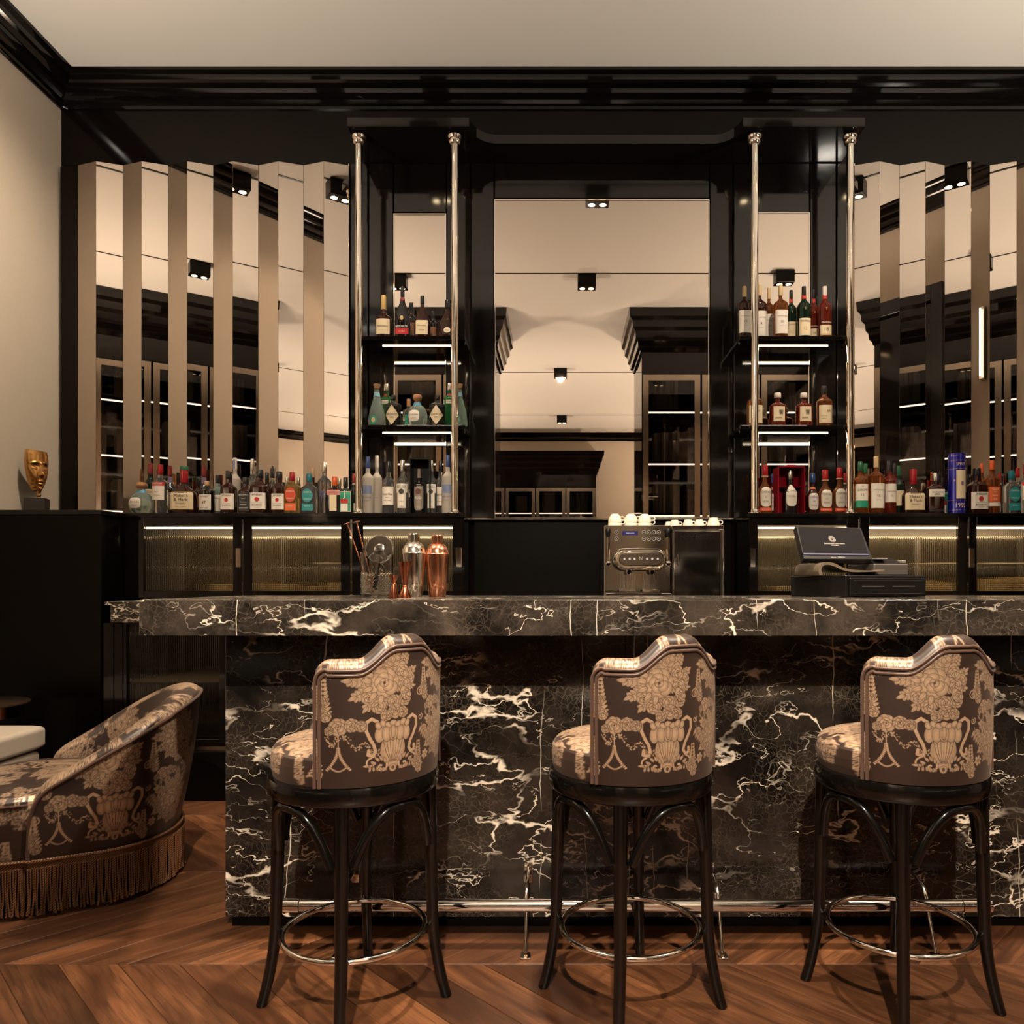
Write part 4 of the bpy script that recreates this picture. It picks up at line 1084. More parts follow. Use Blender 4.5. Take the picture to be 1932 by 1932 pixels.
# ================================================================== GOLDEN FACE
def face():
    X, Y = X_(70, 4.86), 4.86
    t = thing('face_sculpture', 'brass half-face sculpture on a dark stone cube', 'sculpture', (X, Y, ZT), R(72))
    s = .056
    sb = obj('stone_base', M().cbox(-s, s, -s, s, 0, .098, .002), STONE, t, False, True); sb.rotation_euler = (0,0,R(-52))
    z0 = .098+.040; Hh = Z_(851, 4.86)-ZT-z0
    def gauss(u, v, u0, v0, su, sv): return math.exp(-((u-u0)/su)**2-((v-v0)/sv)**2)
    def wv(v):
        pts = [(0,.20),(.05,.36),(.12,.52),(.25,.72),(.4,.86),(.6,.97),(.75,1.0),(.9,.96),(1,.90)]
        for (a, b), (c, d) in zip(pts[:-1], pts[1:]):
            if v <= c: f = (v-a)/(c-a); f = f*f*(3-2*f); return b+(d-b)*f
        return .9
    nu, nv = 72, 90; front = []; back = []
    for j in range(nv+1):
        v = j/nv; fr_, bk = [], []
        for i in range(nu+1):
            u = -1+2*i/nu; x = u*.080*wv(v)
            dome = .078*math.sqrt(max(0, 1-.93*u*u))*(.62+.38*math.sin(PI*min(1, v*.62+.22)))
            f = 0
            if .38 < v < .75: f += .016*math.exp(-(u/.12)**2)*math.sin(PI*(v-.36)/.42)**.8*(1.25-(v-.38)*1.6)
            f += .017*gauss(u, v, 0, .415, .12, .040)+.006*gauss(abs(u), v, .13, .405, .07, .028)          # nose tip, wings
            f -= .013*gauss(abs(u), v, .40, .60, .22, .065)+.004*gauss(abs(u), v, .12, .62, .08, .06)         # sockets
            f += .0095*gauss(abs(u), v, .42, .575, .17, .040)                                                # closed lids
            f += .006*gauss(abs(u), v, .42, .715-.10*abs(abs(u)-.35), .30, .020)                               # brows
            f += .010*gauss(u, v, 0, .255, .22, .026)+.010*gauss(u, v, 0, .185, .19, .028)-.005*gauss(u, v, 0, .220, .26, .010)
            f += .009*gauss(u, v, 0, .06, .30, .060)-.004*gauss(u, v, 0, .13, .2, .022)+.005*gauss(abs(u), v, .55, .36, .22, .12)
            yv = -(dome*.72+f); z = z0+v*Hh
            fr_.append((x, yv+.02, z)); bk.append((x*.94, yv+.02+.007, z))
        front.append(fr_); back.append(bk)
    rows = [f+b[::-1] for f, b in zip(front, back)]
    m = M().grid(rows, closed=True); nn = len(rows[0])
    half = nu+1
    for base in (0, nv*nn):
        for i in range(nu):
            q = (base+i, base+i+1, base+nn-2-i, base+nn-1-i); m.f.append(q if base else q[::-1]); m.mi.append(0)
    obj('face', m, BRASS, t, True, True)
    obj('neck', M().lathe([(.012,.098),(.009,.104),(.013,.112),(.014,.118),(.010,.126),(.011,.132),(.014,.140),(.016,.150),(.010,.160)], 20, c=(0,-.014,0)), BRASS, t, True, True)
face()
# ================================================================== LETTERING
_txt = {}
def glyphs(s, font=None):
    """flat triangulated letters, width normalised to 1, centred, returns verts, faces, height ratio"""
    if s in _txt: return _txt[s]
    cu = D.curves.new('t', 'FONT'); cu.body = s; cu.align_x = 'CENTER'; cu.align_y = 'CENTER'; cu.resolution_u = 2; cu.size = 1
    o = D.objects.new('t', cu); COL.objects.link(o)
    dg = bpy.context.evaluated_depsgraph_get(); me = D.meshes.new_from_object(o.evaluated_get(dg))
    v = np.array([p.co[:] for p in me.vertices]) if len(me.vertices) else np.zeros((0,3)); f = [tuple(p.vertices) for p in me.polygons]
    D.objects.remove(o); D.curves.remove(cu); D.meshes.remove(me)
    if len(v) == 0: _txt[s] = (v, [], .2); return _txt[s]
    x0, x1 = v[:,0].min(), v[:,0].max(); y0, y1 = v[:,1].min(), v[:,1].max(); w_ = x1-x0
    v = np.stack([(v[:,0]-(x0+x1)/2)/w_, (v[:,1]-(y0+y1)/2)/w_], 1)
    _txt[s] = (v, f, (y1-y0)/w_); return _txt[s]
def text_plane(name, s, width, m_, parent, o, xd, yd, height=None, local=True):
    """letters on a plane: o centre, xd / yd unit directions"""
    v, f, hr = glyphs(s); o, xd, yd = Vector(o), Vector(xd).normalized(), Vector(yd).normalized()
    sy = width if height is None else height/hr
    m = M().add([tuple(o+xd*(a*width)+yd*(b*sy)) for a, b in v], f)
    return obj(name, m, m_, parent, False, local)

# ================================================================== BOTTLES
def prof_std(zs, zn, rn, zc, base=.03, lean=0.0, tail=0.0):
    P = [(.80,0),(.96,.008),(1.0,base)]
    for k in range(1, 7): P.append((1.0+lean*k/6, base+(zs-base)*k/6))
    for k in range(1, 9):
        u = k/8; q = .5+.5*math.cos(PI*u); P.append((rn+(1+lean-rn)*q**(1.0+tail), zs+(zn-zs)*u))
    P.append((rn, zc+.01))
    return P
SH = dict(                                              # profile, superellipse exponent, depth factor, neck radius, cap start
    std=(prof_std(.60,.74,.36,.80), 2, 1), tall=(prof_std(.62,.74,.34,.80), 2, 1), sq=(prof_std(.60,.74,.40,.82), 5, .92),
    flat=(prof_std(.62,.74,.34,.80), 4, .55), squat=(prof_std(.42,.66,.24,.74,tail=.2), 4, .6), low=(prof_std(.62,.72,.28,.76), 3.4, .7),
    cognac=(prof_std(.36,.78,.24,.84,tail=-.25), 3, .6), vs=(prof_std(.46,.62,.28,.70), 2.4, .8),
    apoth=(prof_std(.70,.79,.30,.82), 2, 1), cone=(prof_std(.10,.78,.30,.86,tail=-.35), 2, 1), ten=(prof_std(.66,.78,.42,.84,lean=.06), 3, 1),
    choc=(prof_std(.50,.72,.32,.80), 2, 1), chivas=(prof_std(.46,.68,.36,.80,lean=.06), 2.3, .8), glen=(prof_std(.62,.78,.30,.84), 2.6, .9),
    mac=(prof_std(.64,.76,.27,.82,lean=.05), 3, .9), hib=(prof_std(.62,.76,.24,.84), 2.6, .9), plain=(prof_std(.62,.76,.33,.80), 3, .8),
    bulb=([(.55,0),(.60,.01)]+[(.30+.70*math.sin(PI*(.13+.74*k/12)), .02+.64*k/12) for k in range(0,13)][0:]+[(.30,.69),(.27,.80)], 2.3, .72),
    bell=([(.85,0),(1,.03),(1,.10),(.92,.22),(.78,.36),(.62,.48),(.46,.58),(.30,.67),(.22,.74),(.22,.84)], 2.2, .6),
    cyl=([(1,0),(1,.001),(1,.5),(1,.96),(1.0,.999),(.98,1)], 2, 1),
)
SH['bulb'] = ([(.62,0),(.68,.006)]+[(.34+.66*math.sin(PI*(.16+.70*k/12))**.8 if True else 0, .02+.60*k/12) for k in range(13)]+[(.30,.68),(.27,.72),(.27,.80)], 2.3, .72)
CAPC = dict(black=(.010,.009,.009), red=(.30,.008,.012), green=(.006,.09,.035), gold=(.55,.36,.14), blue=(.015,.04,.15), teal=(.008,.13,.16), orange=(.60,.10,.025),
            silver=None, cork=(.48,.28,.15), white=(.70,.62,.54), wood=(.42,.20,.10), dred=(.16,.010,.012), lblue=(.08,.28,.42), navy=(.015,.04,.13), brown=(.16,.05,.02), copper=None, tan=(.60,.42,.22))
CAPZ = dict(std=.80, tall=.80, sq=.82, flat=.80, squat=.66, low=.76, cognac=.82, vs=.68, apoth=.86, cone=.90, ten=.86, choc=.80, chivas=.78, glen=.82, mac=.80, hib=.86, plain=.80, bulb=.80, bell=.80, cyl=1.2)
CAPR = dict(std=.40, tall=.37, sq=.46, flat=.38, squat=.33, low=.34, cognac=.27, vs=.33, apoth=.34, cone=.42, ten=.46, choc=.36, chivas=.46, glen=.35, mac=.34, hib=.44, plain=.36, bulb=.42, bell=.30, cyl=1)
INKC = dict(k=(.012,.010,.010), w=(.80,.75,.66), r=(.42,.012,.012), g=(.50,.34,.12), b=(.05,.10,.40), n=(.10,.06,.04), c=(.70,.50,.30))
LABC = dict(w=(.78,.70,.60), cream=(.72,.58,.38), black=(.012,.010,.010), red=(.45,.012,.015), green=(.012,.25,.14), orange=(.70,.13,.035), teal=(.015,.22,.22), pink=(.50,.22,.18), silver=(.52,.46,.38), brown=(.22,.09,.04), pewter=(.22,.18,.14), gold=(.50,.34,.13), blue=(.15,.19,.30), grey=(.42,.38,.34), ored=(.55,.06,.02), purple=(.20,.13,.26), choco=(.30,.20,.13))
def section(R_, shape, a, z, H, k=1.0):
    prof, ex, fy = SH[shape]; zs = [p[1] for p in prof]; rs = [p[0] for p in prof]; r = R_*float(np.interp(z, zs, rs))*k
    ca, sa = math.cos(a), math.sin(a); q = 1 if ex == 2 else (abs(ca)**ex+abs(sa)**ex)**(-1/ex)
    return (r*q*ca, r*q*sa*fy, z*H)
def bottle(nm, x, y, zb, R_, H, shape, glass, cap, labels, texts, label, group, extra=None, turn=0.0, captop=1.0, cat='bottle'):
    t = thing(nm, label, cat, (x, y, zb), turn, group)
    prof, ex, fy = SH[shape]
    gm = GL[glass] if glass in GL else paint(LABC[glass], .3)
    o = obj('glass_body' if glass in GL else 'tube_body', M().lathe([(r*R_, z*H) for r, z in prof], 28, ex, fy), gm, t, True, True)
    if cap:
        zc = CAPZ[shape]; rc = max(CAPR[shape]*R_, .009)
        if shape == 'bulb': P = [(rc*.55,(zc-.10)*H),(rc*.62,zc*H),(rc,(zc+.05)*H),(rc*1.1,(zc+.11)*H),(rc*.9,.985*H),(rc*.4,H)]
        elif shape in ('cone',): P = [(rc*.62,zc*H),(rc*.75,(zc+.03)*H),(rc,.99*H),(rc*.95,H)]
        else: P = [(rc*.96,zc*H),(rc,(zc+.01)*H),(rc*.97,(zc+.5*(1-zc))*H),(rc*.95,.985*H),(rc*.85,H)]
        cm = paint((.62,.57,.50), .2, 1.0) if cap == 'silver' else paint((.65,.30,.17), .25, 1.0) if cap == 'copper' else paint(CAPC[cap], .22)
        obj('cap', M().lathe(P, 20), cm, t, True, True)
    for i, lb in enumerate(labels):                     # (colour, z0, z1, half angle, form)
        c, z0, z1, ha = lb[:4]; form = lb[4] if len(lb) > 4 else 'rect'; a0 = -PI/2+(lb[5] if len(lb) > 5 else 0); m = M(); kk = 1.014+.004*i
        if form == 'rect':
            m.grid([[section(R_, shape, a0-ha+2*ha*j/14, z0+(z1-z0)*q/8, H, kk) for j in range(15)] for q in range(9)])
        else:
            rows = []; n = 24
            for q in (0.001, .2, .4, .6, .8, 1.0):
                row = []
                for k in range(n):
                    b = 2*PI*k/n; c_, s_ = math.cos(b), math.sin(b)
                    e = 2 if form == 'round' else 1 if form == 'diamond' else 4
                    f_ = (abs(c_)**e+abs(s_)**e)**(-1/e)
                    row.append(section(R_, shape, a0+ha*q*f_*c_, (z0+z1)/2+(z1-z0)/2*q*f_*s_, H, kk+.012))
                rows.append(row)
            m.grid(rows, closed=True, flip=True)
        metal = 1.0 if c in ('silver2',) else 0.0
        obj('label', m, paint(LABC[c], .45), t, True, True)
    mm = {}
    for tx in texts:                                    # (string, z, width in half angles*2, ink[, height ratio])
        s, z, wd, ink = tx[:4]; v, f, hr = glyphs(s)
        if not f: continue
        hk = tx[4] if len(tx) > 4 else 1.0; a_off = tx[5] if len(tx) > 5 else 0
        m = mm.setdefault(ink, M()); sc = wd*R_*1.0
        m.add([section(R_, shape, -PI/2+a_off+wd*a, z+(b*sc*hk)/H, H, 1.045) for a, b in v], f)
    for ink, m in mm.items(): obj('print', m, paint(INKC[ink], .5), t, False, True)
    if extra: extra(t, R_, H)
    return t
def neck_band(c, z0, z1, k=1.08):
    def f(t, R_, H):
        pr = SHAPE_NOW[0]; m = M().grid([[section(R_, pr, 2*PI*j/20, z, H, k) for j in range(20)] for z in (z0, z1)], closed=True)
        obj('neck_band', m, paint(c, .35), t, True, True)
    return f
SHAPE_NOW = ['std']
def seal(z, r, c=(.42,.01,.012)):
    def f(t, R_, H):
        m = M(); a, b, zz = section(R_, SHAPE_NOW[0], -PI/2, z, H, 1.05); n = 14
        vs = [(0, b-.0005, zz)]+[(r*R_*math.cos(2*PI*k/n)*(1+.1*(k%2)), b-.0005, zz+r*R_*math.sin(2*PI*k/n)*(1+.1*(k%2))) for k in range(n)]
        m.add(vs, [(0, 1+(k+1)%n, 1+k) for k in range(n)]); obj('seal', m, paint(c, .4), t, False, True)
    return f
K = {}
K['bourbon'] = ('sq','dark','black',[('w',.10,.47,.95)],[('JIM BEAM',.42,1.15,'k',1.3),('KENTUCKY STRAIGHT',.245,1.2,'n'),('BOURBON',.195,1.05,'k',1.5),('WHISKEY',.145,.6,'n')],seal(.325,.26))
K['jack'] = ('sq','dark','black',[('black',.08,.58,.90)],[('JACK DANIEL\'S',.51,1.3,'w',1.5),('Old No.7',.41,.6,'w'),('Tennessee',.32,.95,'w'),('WHISKEY',.245,.9,'w',1.3),('SOUR MASH',.16,1.2,'w',.8)],None)
K['maker'] = ('squat','dark','red',[('cream',.09,.46,.95)],[("Maker's",.385,1.05,'k',1.1),('& Mark',.30,1.05,'k',1.1),('WHISKY',.215,.8,'n'),('KENTUCKY STRAIGHT',.15,.9,'n',.8)],None)
K['vodka_red'] = ('tall','clear','red',[('w',.28,.56,.95),('red',.56,.635,1.0)],[('SMIRNOFF',.60,1.35,'w',1.4),('No.21',.44,.5,'k'),('VODKA',.37,.8,'k')],None)
K['agave_r'] = ('bulb','teal','wood',[('w',.17,.50,.55,'soft',-.25)],[('Don Julio',.36,.85,'k',1.2,-.25),('TEQUILA',.26,.5,'b',1,-.25)],neck_band((.07,.27,.42),.66,.78,1.05))
K['whisky_green'] = ('std','dgreen','dred',[('cream',.20,.50,.9)],[('JAMESON',.44,1.5,'k',1.5),('IRISH WHISKEY',.28,1.2,'n')],None)
K['dark_red'] = ('choc','black','dred',[('pewter',.12,.46,.8)],[],neck_band((.13,.09,.14),.66,.78,1.06))
K['monkey'] = ('apoth','black','cork',[('w',.12,.58,.95)],[('MONKEY',.52,1.2,'k'),('47',.34,.55,'k',1.0),('DRY GIN',.18,1.0,'n')],None)
K['gold_t'] = ('plain','gold','red',[('ored',.28,.62,.62,'round'),('orange',.08,.25,.62)],[('OLMECA',.53,.85,'w',1.2),('TEQUILA',.36,.8,'w'),('GOLD',.19,.5,'w')],None)
K['silver_t'] = ('plain','clear','teal',[('teal',.28,.62,.62,'round'),('teal',.08,.25,.62)],[('OLMECA',.53,.85,'w',1.2),('TEQUILA',.36,.8,'w'),('BLANCO',.19,.6,'w')],None)
K['absolut'] = ('tall','clear','silver',[],[('ABSOLUT',.42,1.35,'b',1.6),('VODKA',.34,1.0,'b',1.5),('Country of Sweden',.25,1.2,'n')],None)
K['orange_l'] = ('low','black','orange',[('cream',.08,.56,.40),('pink',.50,.64,.75)],[('COINTREAU',.57,1.2,'r',1.2)],None)
K['herb'] = ('low','dgreen','dred',[('w',.06,.68,.85),('green',.08,.66,.78),('w',.08,.28,.45),('red',.29,.40,.5)],[('J',.52,.3,'w')],None)
K['goose'] = ('tall','frost','blue',[('blue',.36,.50,.9)],[('GREY GOOSE',.30,1.5,'b',1.3),('VODKA',.24,.7,'n')],None)
K['belv'] = ('tall','frost','white',[],[('BELVEDERE',.30,.9,'n')],None)
K['ketel'] = ('std','clear','black',[('w',.18,.52,1.05)],[('Ketel One',.38,1.5,'k',1.5),('VODKA',.32,.6,'r'),('FAMILY MADE',.26,1.2,'n')],None)
K['beluga'] = ('std','clear','silver',[('w',.40,.56,1.05),('w',.12,.40,.75)],[('BELUGA',.51,1.5,'k',1.4),('NOBLE',.24,.7,'n'),('VODKA',.15,.8,'n')],seal(.42,.42,(.03,.025,.02)))
K['beluga_d'] = ('std','black','pewterc',[('pewter',.09,.66,1.0,'soft')],[('BELUGA',.36,1.3,'w',1.8),('GOLD LINE',.27,.9,'c'),('NOBLE VODKA',.16,1.0,'w')],seal(.50,.50,(.10,.03,.02)))
CAPC['pewterc'] = (.20,.16,.12)
K['henn_vs'] = ('vs','dark','gold',[('cream',.10,.44,.95)],[('Hennessy',.27,1.3,'k',1.2),('VERY SPECIAL',.18,1.0,'n')],None)
K['remy'] = ('cognac','black','black',[('red',.09,.20,.85),('gold',.35,.44,.22,'round')],[('REMY MARTIN',.235,1.5,'w',1.6),('V.S.O.P',.145,.8,'c')],neck_band((.20,.01,.012),.74,.80,1.1))
K['henn_v'] = ('cognac','dark','black',[('cream',.10,.42,.72)],[('Hennessy',.30,1.0,'k'),('V.S.O.P',.20,.6,'n')],None)
K['henn_xo'] = ('bell','dark','black',[('cream',.14,.28,.34,'round')],[('Hennessy',.21,.45,'k'),('X.O',.50,.3,'g')],neck_band((.55,.40,.18),.80,.83,1.4))
K['mare'] = ('cone','teal','cork',[('green',.03,.24,.42,'round',-.2),('c2',.08,.19,.24,'round',-.2)],[],neck_band((.22,.42,.52),.70,.80,1.06))
LABC['c2'] = (.62,.42,.28)
K['ten'] = ('ten','green','silver',[('silver',.56,.64,3.1)],[('TANQUERAY',.60,1.2,'k')],seal(.74,.30))
K['hend'] = ('apoth','black','black',[('cream',.06,.66,.95,'diamond')],[("HENDRICK'S",.38,1.45,'k',1.4),('GIN',.29,.5,'k')],None)
K['patron'] = ('low','clear','wood',[('green',.20,.5,.5)],[],None)
K['mac18'] = ('mac','dark','tan',[('w',.10,.52,.95)],[('THE MACALLAN',.41,1.3,'n',1.3),('18',.31,.35,'k'),('YEARS OLD',.24,.7,'n')],None)
K['mac12'] = ('mac','amber','tan',[('w',.10,.52,.95)],[('THE MACALLAN',.41,1.3,'n',1.3),('12',.31,.35,'k'),('YEARS OLD',.24,.7,'n')],None)
K['gf12'] = ('glen','dgreen','black',[('cream',.06,.38,.95)],[('Glenfiddich',.33,1.5,'k',1.3),('12',.19,.55,'g',1.0),('Y',.56,.25,'g',1.6)],neck_band((.45,.03,.02),.76,.84,1.15))
K['gf18'] = ('glen','red','white',[('cream',.10,.26,.95),('gold',.07,.10,.95)],[('Glenfiddich',.31,1.5,'w',1.3),('18',.18,.6,'n',1.0),('Y',.56,.25,'g',1.6)],neck_band((.45,.03,.02),.76,.84,1.15))
K['chita'] = ('glen','amber','black',[('cream',.10,.52,.95)],[('知多',.38,.45,'k',1.3,.3),('THE CHITA',.26,.8,'n',1,-.3),('WHISKY',.20,.6,'n',1,-.3)],None)
K['hibiki'] = ('hib','red','white',[('cream',.16,.58,.70)],[('響',.42,.50,'k',1.2,.2),('HIBIKI',.26,.7,'n',1,-.1)],None)
K['chiv12'] = ('chivas','amber','red',[('silver',.16,.55,.80,'soft'),('ored',.07,.14,.95)],[('CHIVAS',.45,1.2,'k',1.5),('12',.35,.30,'k'),('REGAL',.26,.9,'k',1.2),('XII  REGAL  XII',.105,1.3,'w')],neck_band((.50,.38,.22),.76,.78,1.4))
K['chiv18'] = ('chivas','dark','navy',[('silver',.12,.52,.80,'soft')],[('CHIVAS',.42,1.2,'b',1.5),('18',.32,.35,'b'),('REGAL',.22,.9,'b',1.2)],neck_band((.40,.12,.05),.62,.68,1.1))
K['chiv_box'] = ('chivas','black','silver',[('silver',.18,.66,.72,'soft')],[('CHIVAS',.52,1.1,'k',1.4),('ROYAL',.40,.8,'k')],None)
K['liv'] = ('glen','amber','green',[('w',.24,.56,.95),('green',.12,.25,.95)],[('THE',.52,.3,'n'),('GLENLIVET',.45,1.4,'k',1.4),('12',.36,.4,'k')],None)
K['dal'] = ('std','red','black',[('w',.22,.56,1.0)],[('THE DALMORE',.42,1.3,'n',1.2),('12',.34,.3,'k')],None)
K['jack_g'] = ('flat','dark','silver',[('w',.42,.60,.95),('black',.06,.12,.85)],[('GENTLEMAN',.53,1.2,'k'),('JACK',.47,.7,'k',1.1)],None)
K['orangie'] = ('glen','amber','orange',[('orange',.22,.50,.98),('w',.14,.21,.8)],[('GLEN',.46,.8,'w',1.1),('MO',.40,.4,'w'),('RAN',.34,.6,'w'),('GIE',.27,.5,'w')],None)
K['plain_a'] = ('std','dark','black',[('brown',.2,.5,.8)],[],None)
K['plain_c'] = ('std','clear','black',[('w',.15,.45,.8)],[],None)
K['teal_b'] = ('std','dgreen','black',[('w',.10,.50,.9)],[('BOMBAY',.42,1.1,'k')],None)
K['redb'] = ('choc','dark','cork',[],[],None)
K['campari'] = ('choc','black','red',[('w',.1,.3,.7)],[],neck_band((.5,.36,.2),.74,.78,1.15))
def row(kind, xc, ytop, wpx, zb, Y, label, group, **kw):
    sh, gl, cp, lb, tx, ex = K[kind]; gl = kw.get('glass', gl); cp = kw.get('cap', cp)
    if kw.get('bare'): tx = []
    SHAPE_NOW[0] = sh; x = X_(xc, Y); H = Z_(ytop, Y)-zb; R_ = wpx*Y/F/2
    ex2 = 2 if SH[sh][1] == 2 else SH[sh][1]
    return bottle(kw.get('name','liquor_bottle'), x, Y, zb+.0005, R_, H, sh, gl, cp, lb, tx, label, group, ex, kw.get('turn', 0), 1)
A_, B_ = 4.895, 5.03
g1, g2, g3, g4, g5, g6, g7 = ('bottles on the left ledge','bottles at the foot of the left tower','bottles on the left upper shelf','bottles on the left lower shelf','bottles on the right upper shelf','bottles on the right lower shelf','bottles on the right ledge')
LEFT = [
 ('agave_r',267,910,45,A_,'squat round pale green bottle with a wooden knob, leftmost on the ledge',{}),
 ('whisky_green',284,875,26,B_,'dark green bottle with a dark red cap, second from the left in the back row',{}),
 ('vodka_red',302.5,877,28,A_,'clear bottle with red cap and red-banded white label beside the round bottle',{}),
 ('dark_red',321,879,23,B_,'black bottle with a dark red cap left of the red waxed bottle',{}),
 ('plain_a',336,892,16,B_+.07,'brown bottle with a black cap hidden behind the red waxed bottle',{}),
 ('maker',347.5,881,45,A_,'wide bottle with red waxed neck, green tip and big cream label on the left ledge',{'tip':1}),
 ('plain_a',374,902,18,B_-.05,'amber bottle with black cap between red waxed bottle and cork-stopped bottle',{}),
 ('dark_red',385,880,22,B_+.06,'black bottle with a dark red cap behind the cork-stopped bottle',{}),
 ('monkey',390.5,908,27,A_,'small black apothecary bottle with cork and an engraved white label',{}),
 ('teal_b',411,897,22,B_-.04,'blue-green bottle with black cap and white label beside the cork-stopped bottle',{'glass':'teal'}),
 ('bourbon',432,890,26,A_,'bourbon bottle with black cap and red seal, leftmost of four alike',{}),
 ('belv',443.5,864,20,B_,'tall frosted bottle with a white and blue neck behind the left bourbon bottles',{'band':1}),
 ('jack',463.5,901,23,A_,'square whiskey bottle with a black label between two bourbon bottles',{}),
 ('plain_c',476,866.5,19,B_,'clear bottle with tall silver neck behind the black-labelled whiskey',{'cap':'silver'}),
 ('bourbon',490,887,30,A_,'bourbon bottle with red seal just right of the black-labelled whiskey',{}),
 ('plain_a',504,892,19,B_-.05,'amber bottle with black cap between two bourbon bottles in the back row',{}),
 ('plain_c',514,884,20,B_,'clear bottle with a black cap behind the third bourbon bottle',{}),
 ('bourbon',527,890,25,A_,'bourbon bottle with red seal touching the orange-labelled tequila',{}),
 ('plain_c',541.5,901,15,B_,'slim clear bottle with silver cap behind the orange-labelled tequila',{'cap':'silver'}),
 ('gold_t',551.5,891,31,A_,'golden tequila bottle with red cap and round orange label',{}),
 ('plain_c',563,901,16,B_,'clear bottle with silver cap peeping right of the golden tequila',{'cap':'silver'}),
 ('redb',590,883,22,B_,'dark red bottle with a cork-coloured cap behind the teal-capped tequila',{}),
 ('silver_t',583.5,894,31,A_,'clear tequila bottle with teal cap and teal labels on the left ledge',{}),
 ('absolut',612,872,25,A_+.06,'clear vodka bottle with blue lettering and silver cap',{}),
 ('orange_l',631.5,900,31,A_,'square dark bottle with an orange cap and a pink ribbon label',{}),
 ('plain_c',641,903,14,B_,'short bottle with silver cap between the orange cap and the green-labelled bottle',{'cap':'silver'}),
 ('herb',652,901,27,A_+.0,'dark green square bottle with green and white framed label',{'cap':'black'}),
 ('campari',668,894,18,B_+.0,'dark bottle with red cap just left of the far left chrome post',{}),
]
TL = [
 ('goose',694,862,23,A_+.08,'frosted bottle with a blue neck nearest the far left chrome post',{}),
 ('belv',711,860,19,B_,'tall frosted bottle with an engraved tree and white cap, second in the left tower',{'band':1}),
 ('ketel',733,871,24,A_+.05,'clear bottle with white paper label and red block, left one of its pair',{}),
 ('beluga',759.5,868.5,23,A_+.05,'clear bottle with a white stepped label left of the black box',{}),
 ('beluga_d',790.7,885,20,A_+.03,'dark bottle with a pewter label standing in the open black box',{}),
 ('beluga',814.5,869,19,A_+.06,'clear bottle with a white stepped label right of the black box',{}),
 ('ketel',831,870,20,B_,'clear bottle with white paper label at right, behind the frosted one',{}),
 ('goose',845,859,23,A_+.06,'frosted bottle with a blue neck nearest the inner left chrome post',{}),
]
S1 = [
 ('henn_vs',724,558,30,'dark cognac bottle with a yellow capsule, left on the left upper shelf',{}),
 ('remy',759.5,542,29,'tallest dark bottle on the left upper shelf with a red band and gold seal',{}),
 ('henn_v',797,559,30,'dark cognac bottle with black capsule and tall cream label',{}),
 ('henn_xo',845,567,40,'bell shaped cognac decanter with a small oval label by the chrome post',{}),
]
S1B = [('plain_a',776,572,22,'plain black-capped bottle behind the tallest dark bottle on the left upper shelf',{'glass':'black','bare':1}),
       ('plain_a',817,588,20,'dark bottle in the shade behind the bell shaped decanter',{'glass':'black','bare':1})]
S2 = [
 ('mare',711,725.5,32,4.97,'cone shaped bottle with cork at the left end of the left lower shelf',{}),
 ('ten',729,725,22,5.13,'bright green bottle with silver cap, left one on the left lower shelf',{}),
 ('hend',742,746,29,5.0,'black apothecary bottle with white diamond label, left one of two',{}),
 ('patron',771,753,22,5.12,'squat clear bottle with a wooden ball cork behind the round blue-necked bottle',{}),
 ('agave_r',787.5,744.5,38,5.0,'round pale bottle with blue neck in the middle of the left lower shelf',{}),
 ('hend',825,746,29,5.0,'black apothecary bottle with white diamond label, right one of two',{}),
 ('ten',849,724,22,5.12,'bright green bottle with silver cap beside the inner left chrome post',{}),
 ('mare',867,725,30,4.97,'clear cone shaped bottle with cork just right of the inner left chrome post',{}),
]
S3 = [
 ('mac18',1404.5,541,25,4.98,'dark whisky bottle with white label 18, leftmost on the right upper shelf',{}),
 ('mac18',1433,536.5,24,5.06,'dark whisky bottle with white label 18 just right of the inner right post',{}),
 ('mac12',1450.5,543.5,20,5.10,'smaller whisky bottle with white label 12 in the back row, right upper shelf',{}),
 ('mac12',1472.7,538,25,5.0,'light amber whisky bottle with white label 12 in the front row, right upper shelf',{}),
 ('gf12',1492.5,548,19,5.05,'green whisky bottle with cream label, smaller one of two',{}),
 ('gf12',1516.6,541,24,4.99,'green whisky bottle with cream label, larger one of two',{}),
 ('gf18',1535,547,17,5.07,'deep red whisky bottle, narrow one beside the large green bottle',{'cap':'black'}),
 ('gf18',1556,541,24,5.0,'deep red whisky bottle at the right end of the right upper shelf',{}),
]
S4 = [
 ('chita',1424,729,28,5.0,'amber whisky bottle half hidden by the inner right chrome post',{}),
 ('hibiki',1467,742,30,5.0,'red-amber decanter bottle with glass stopper, left one of two',{}),
 ('hibiki',1516.6,742,30,5.0,'red-amber decanter bottle with glass stopper, right one of two',{}),
 ('chita',1555,729,28,5.0,'amber whisky bottle with brush lettering at the right end of the lower shelf',{}),
]
RT = [
 ('chiv12',1443,877.5,25,A_+.05,'amber whisky bottle with red cap beside the inner right chrome post',{}),
 ('chiv18',1458.5,894,18,B_-.02,'dark whisky bottle with blue cap left of the red velvet box',{}),
 ('chiv_box',1491,886.6,27,A_+.03,'dark bottle with silver crest label standing in the red velvet box',{}),
 ('chiv18',1533,894,23,A_+.05,'dark whisky bottle with blue cap right of the red velvet box',{}),
 ('chiv12',1557,887,25,A_+.03,'amber whisky bottle with red cap, second right of the red velvet box',{}),
 ('chiv12',1584,883,24,A_+.05,'amber whisky bottle with red cap just left of the far right chrome post',{}),
 ('campari',1594.5,893,16,B_,'red-capped bottle mostly hidden by the far right chrome post',{}),
]
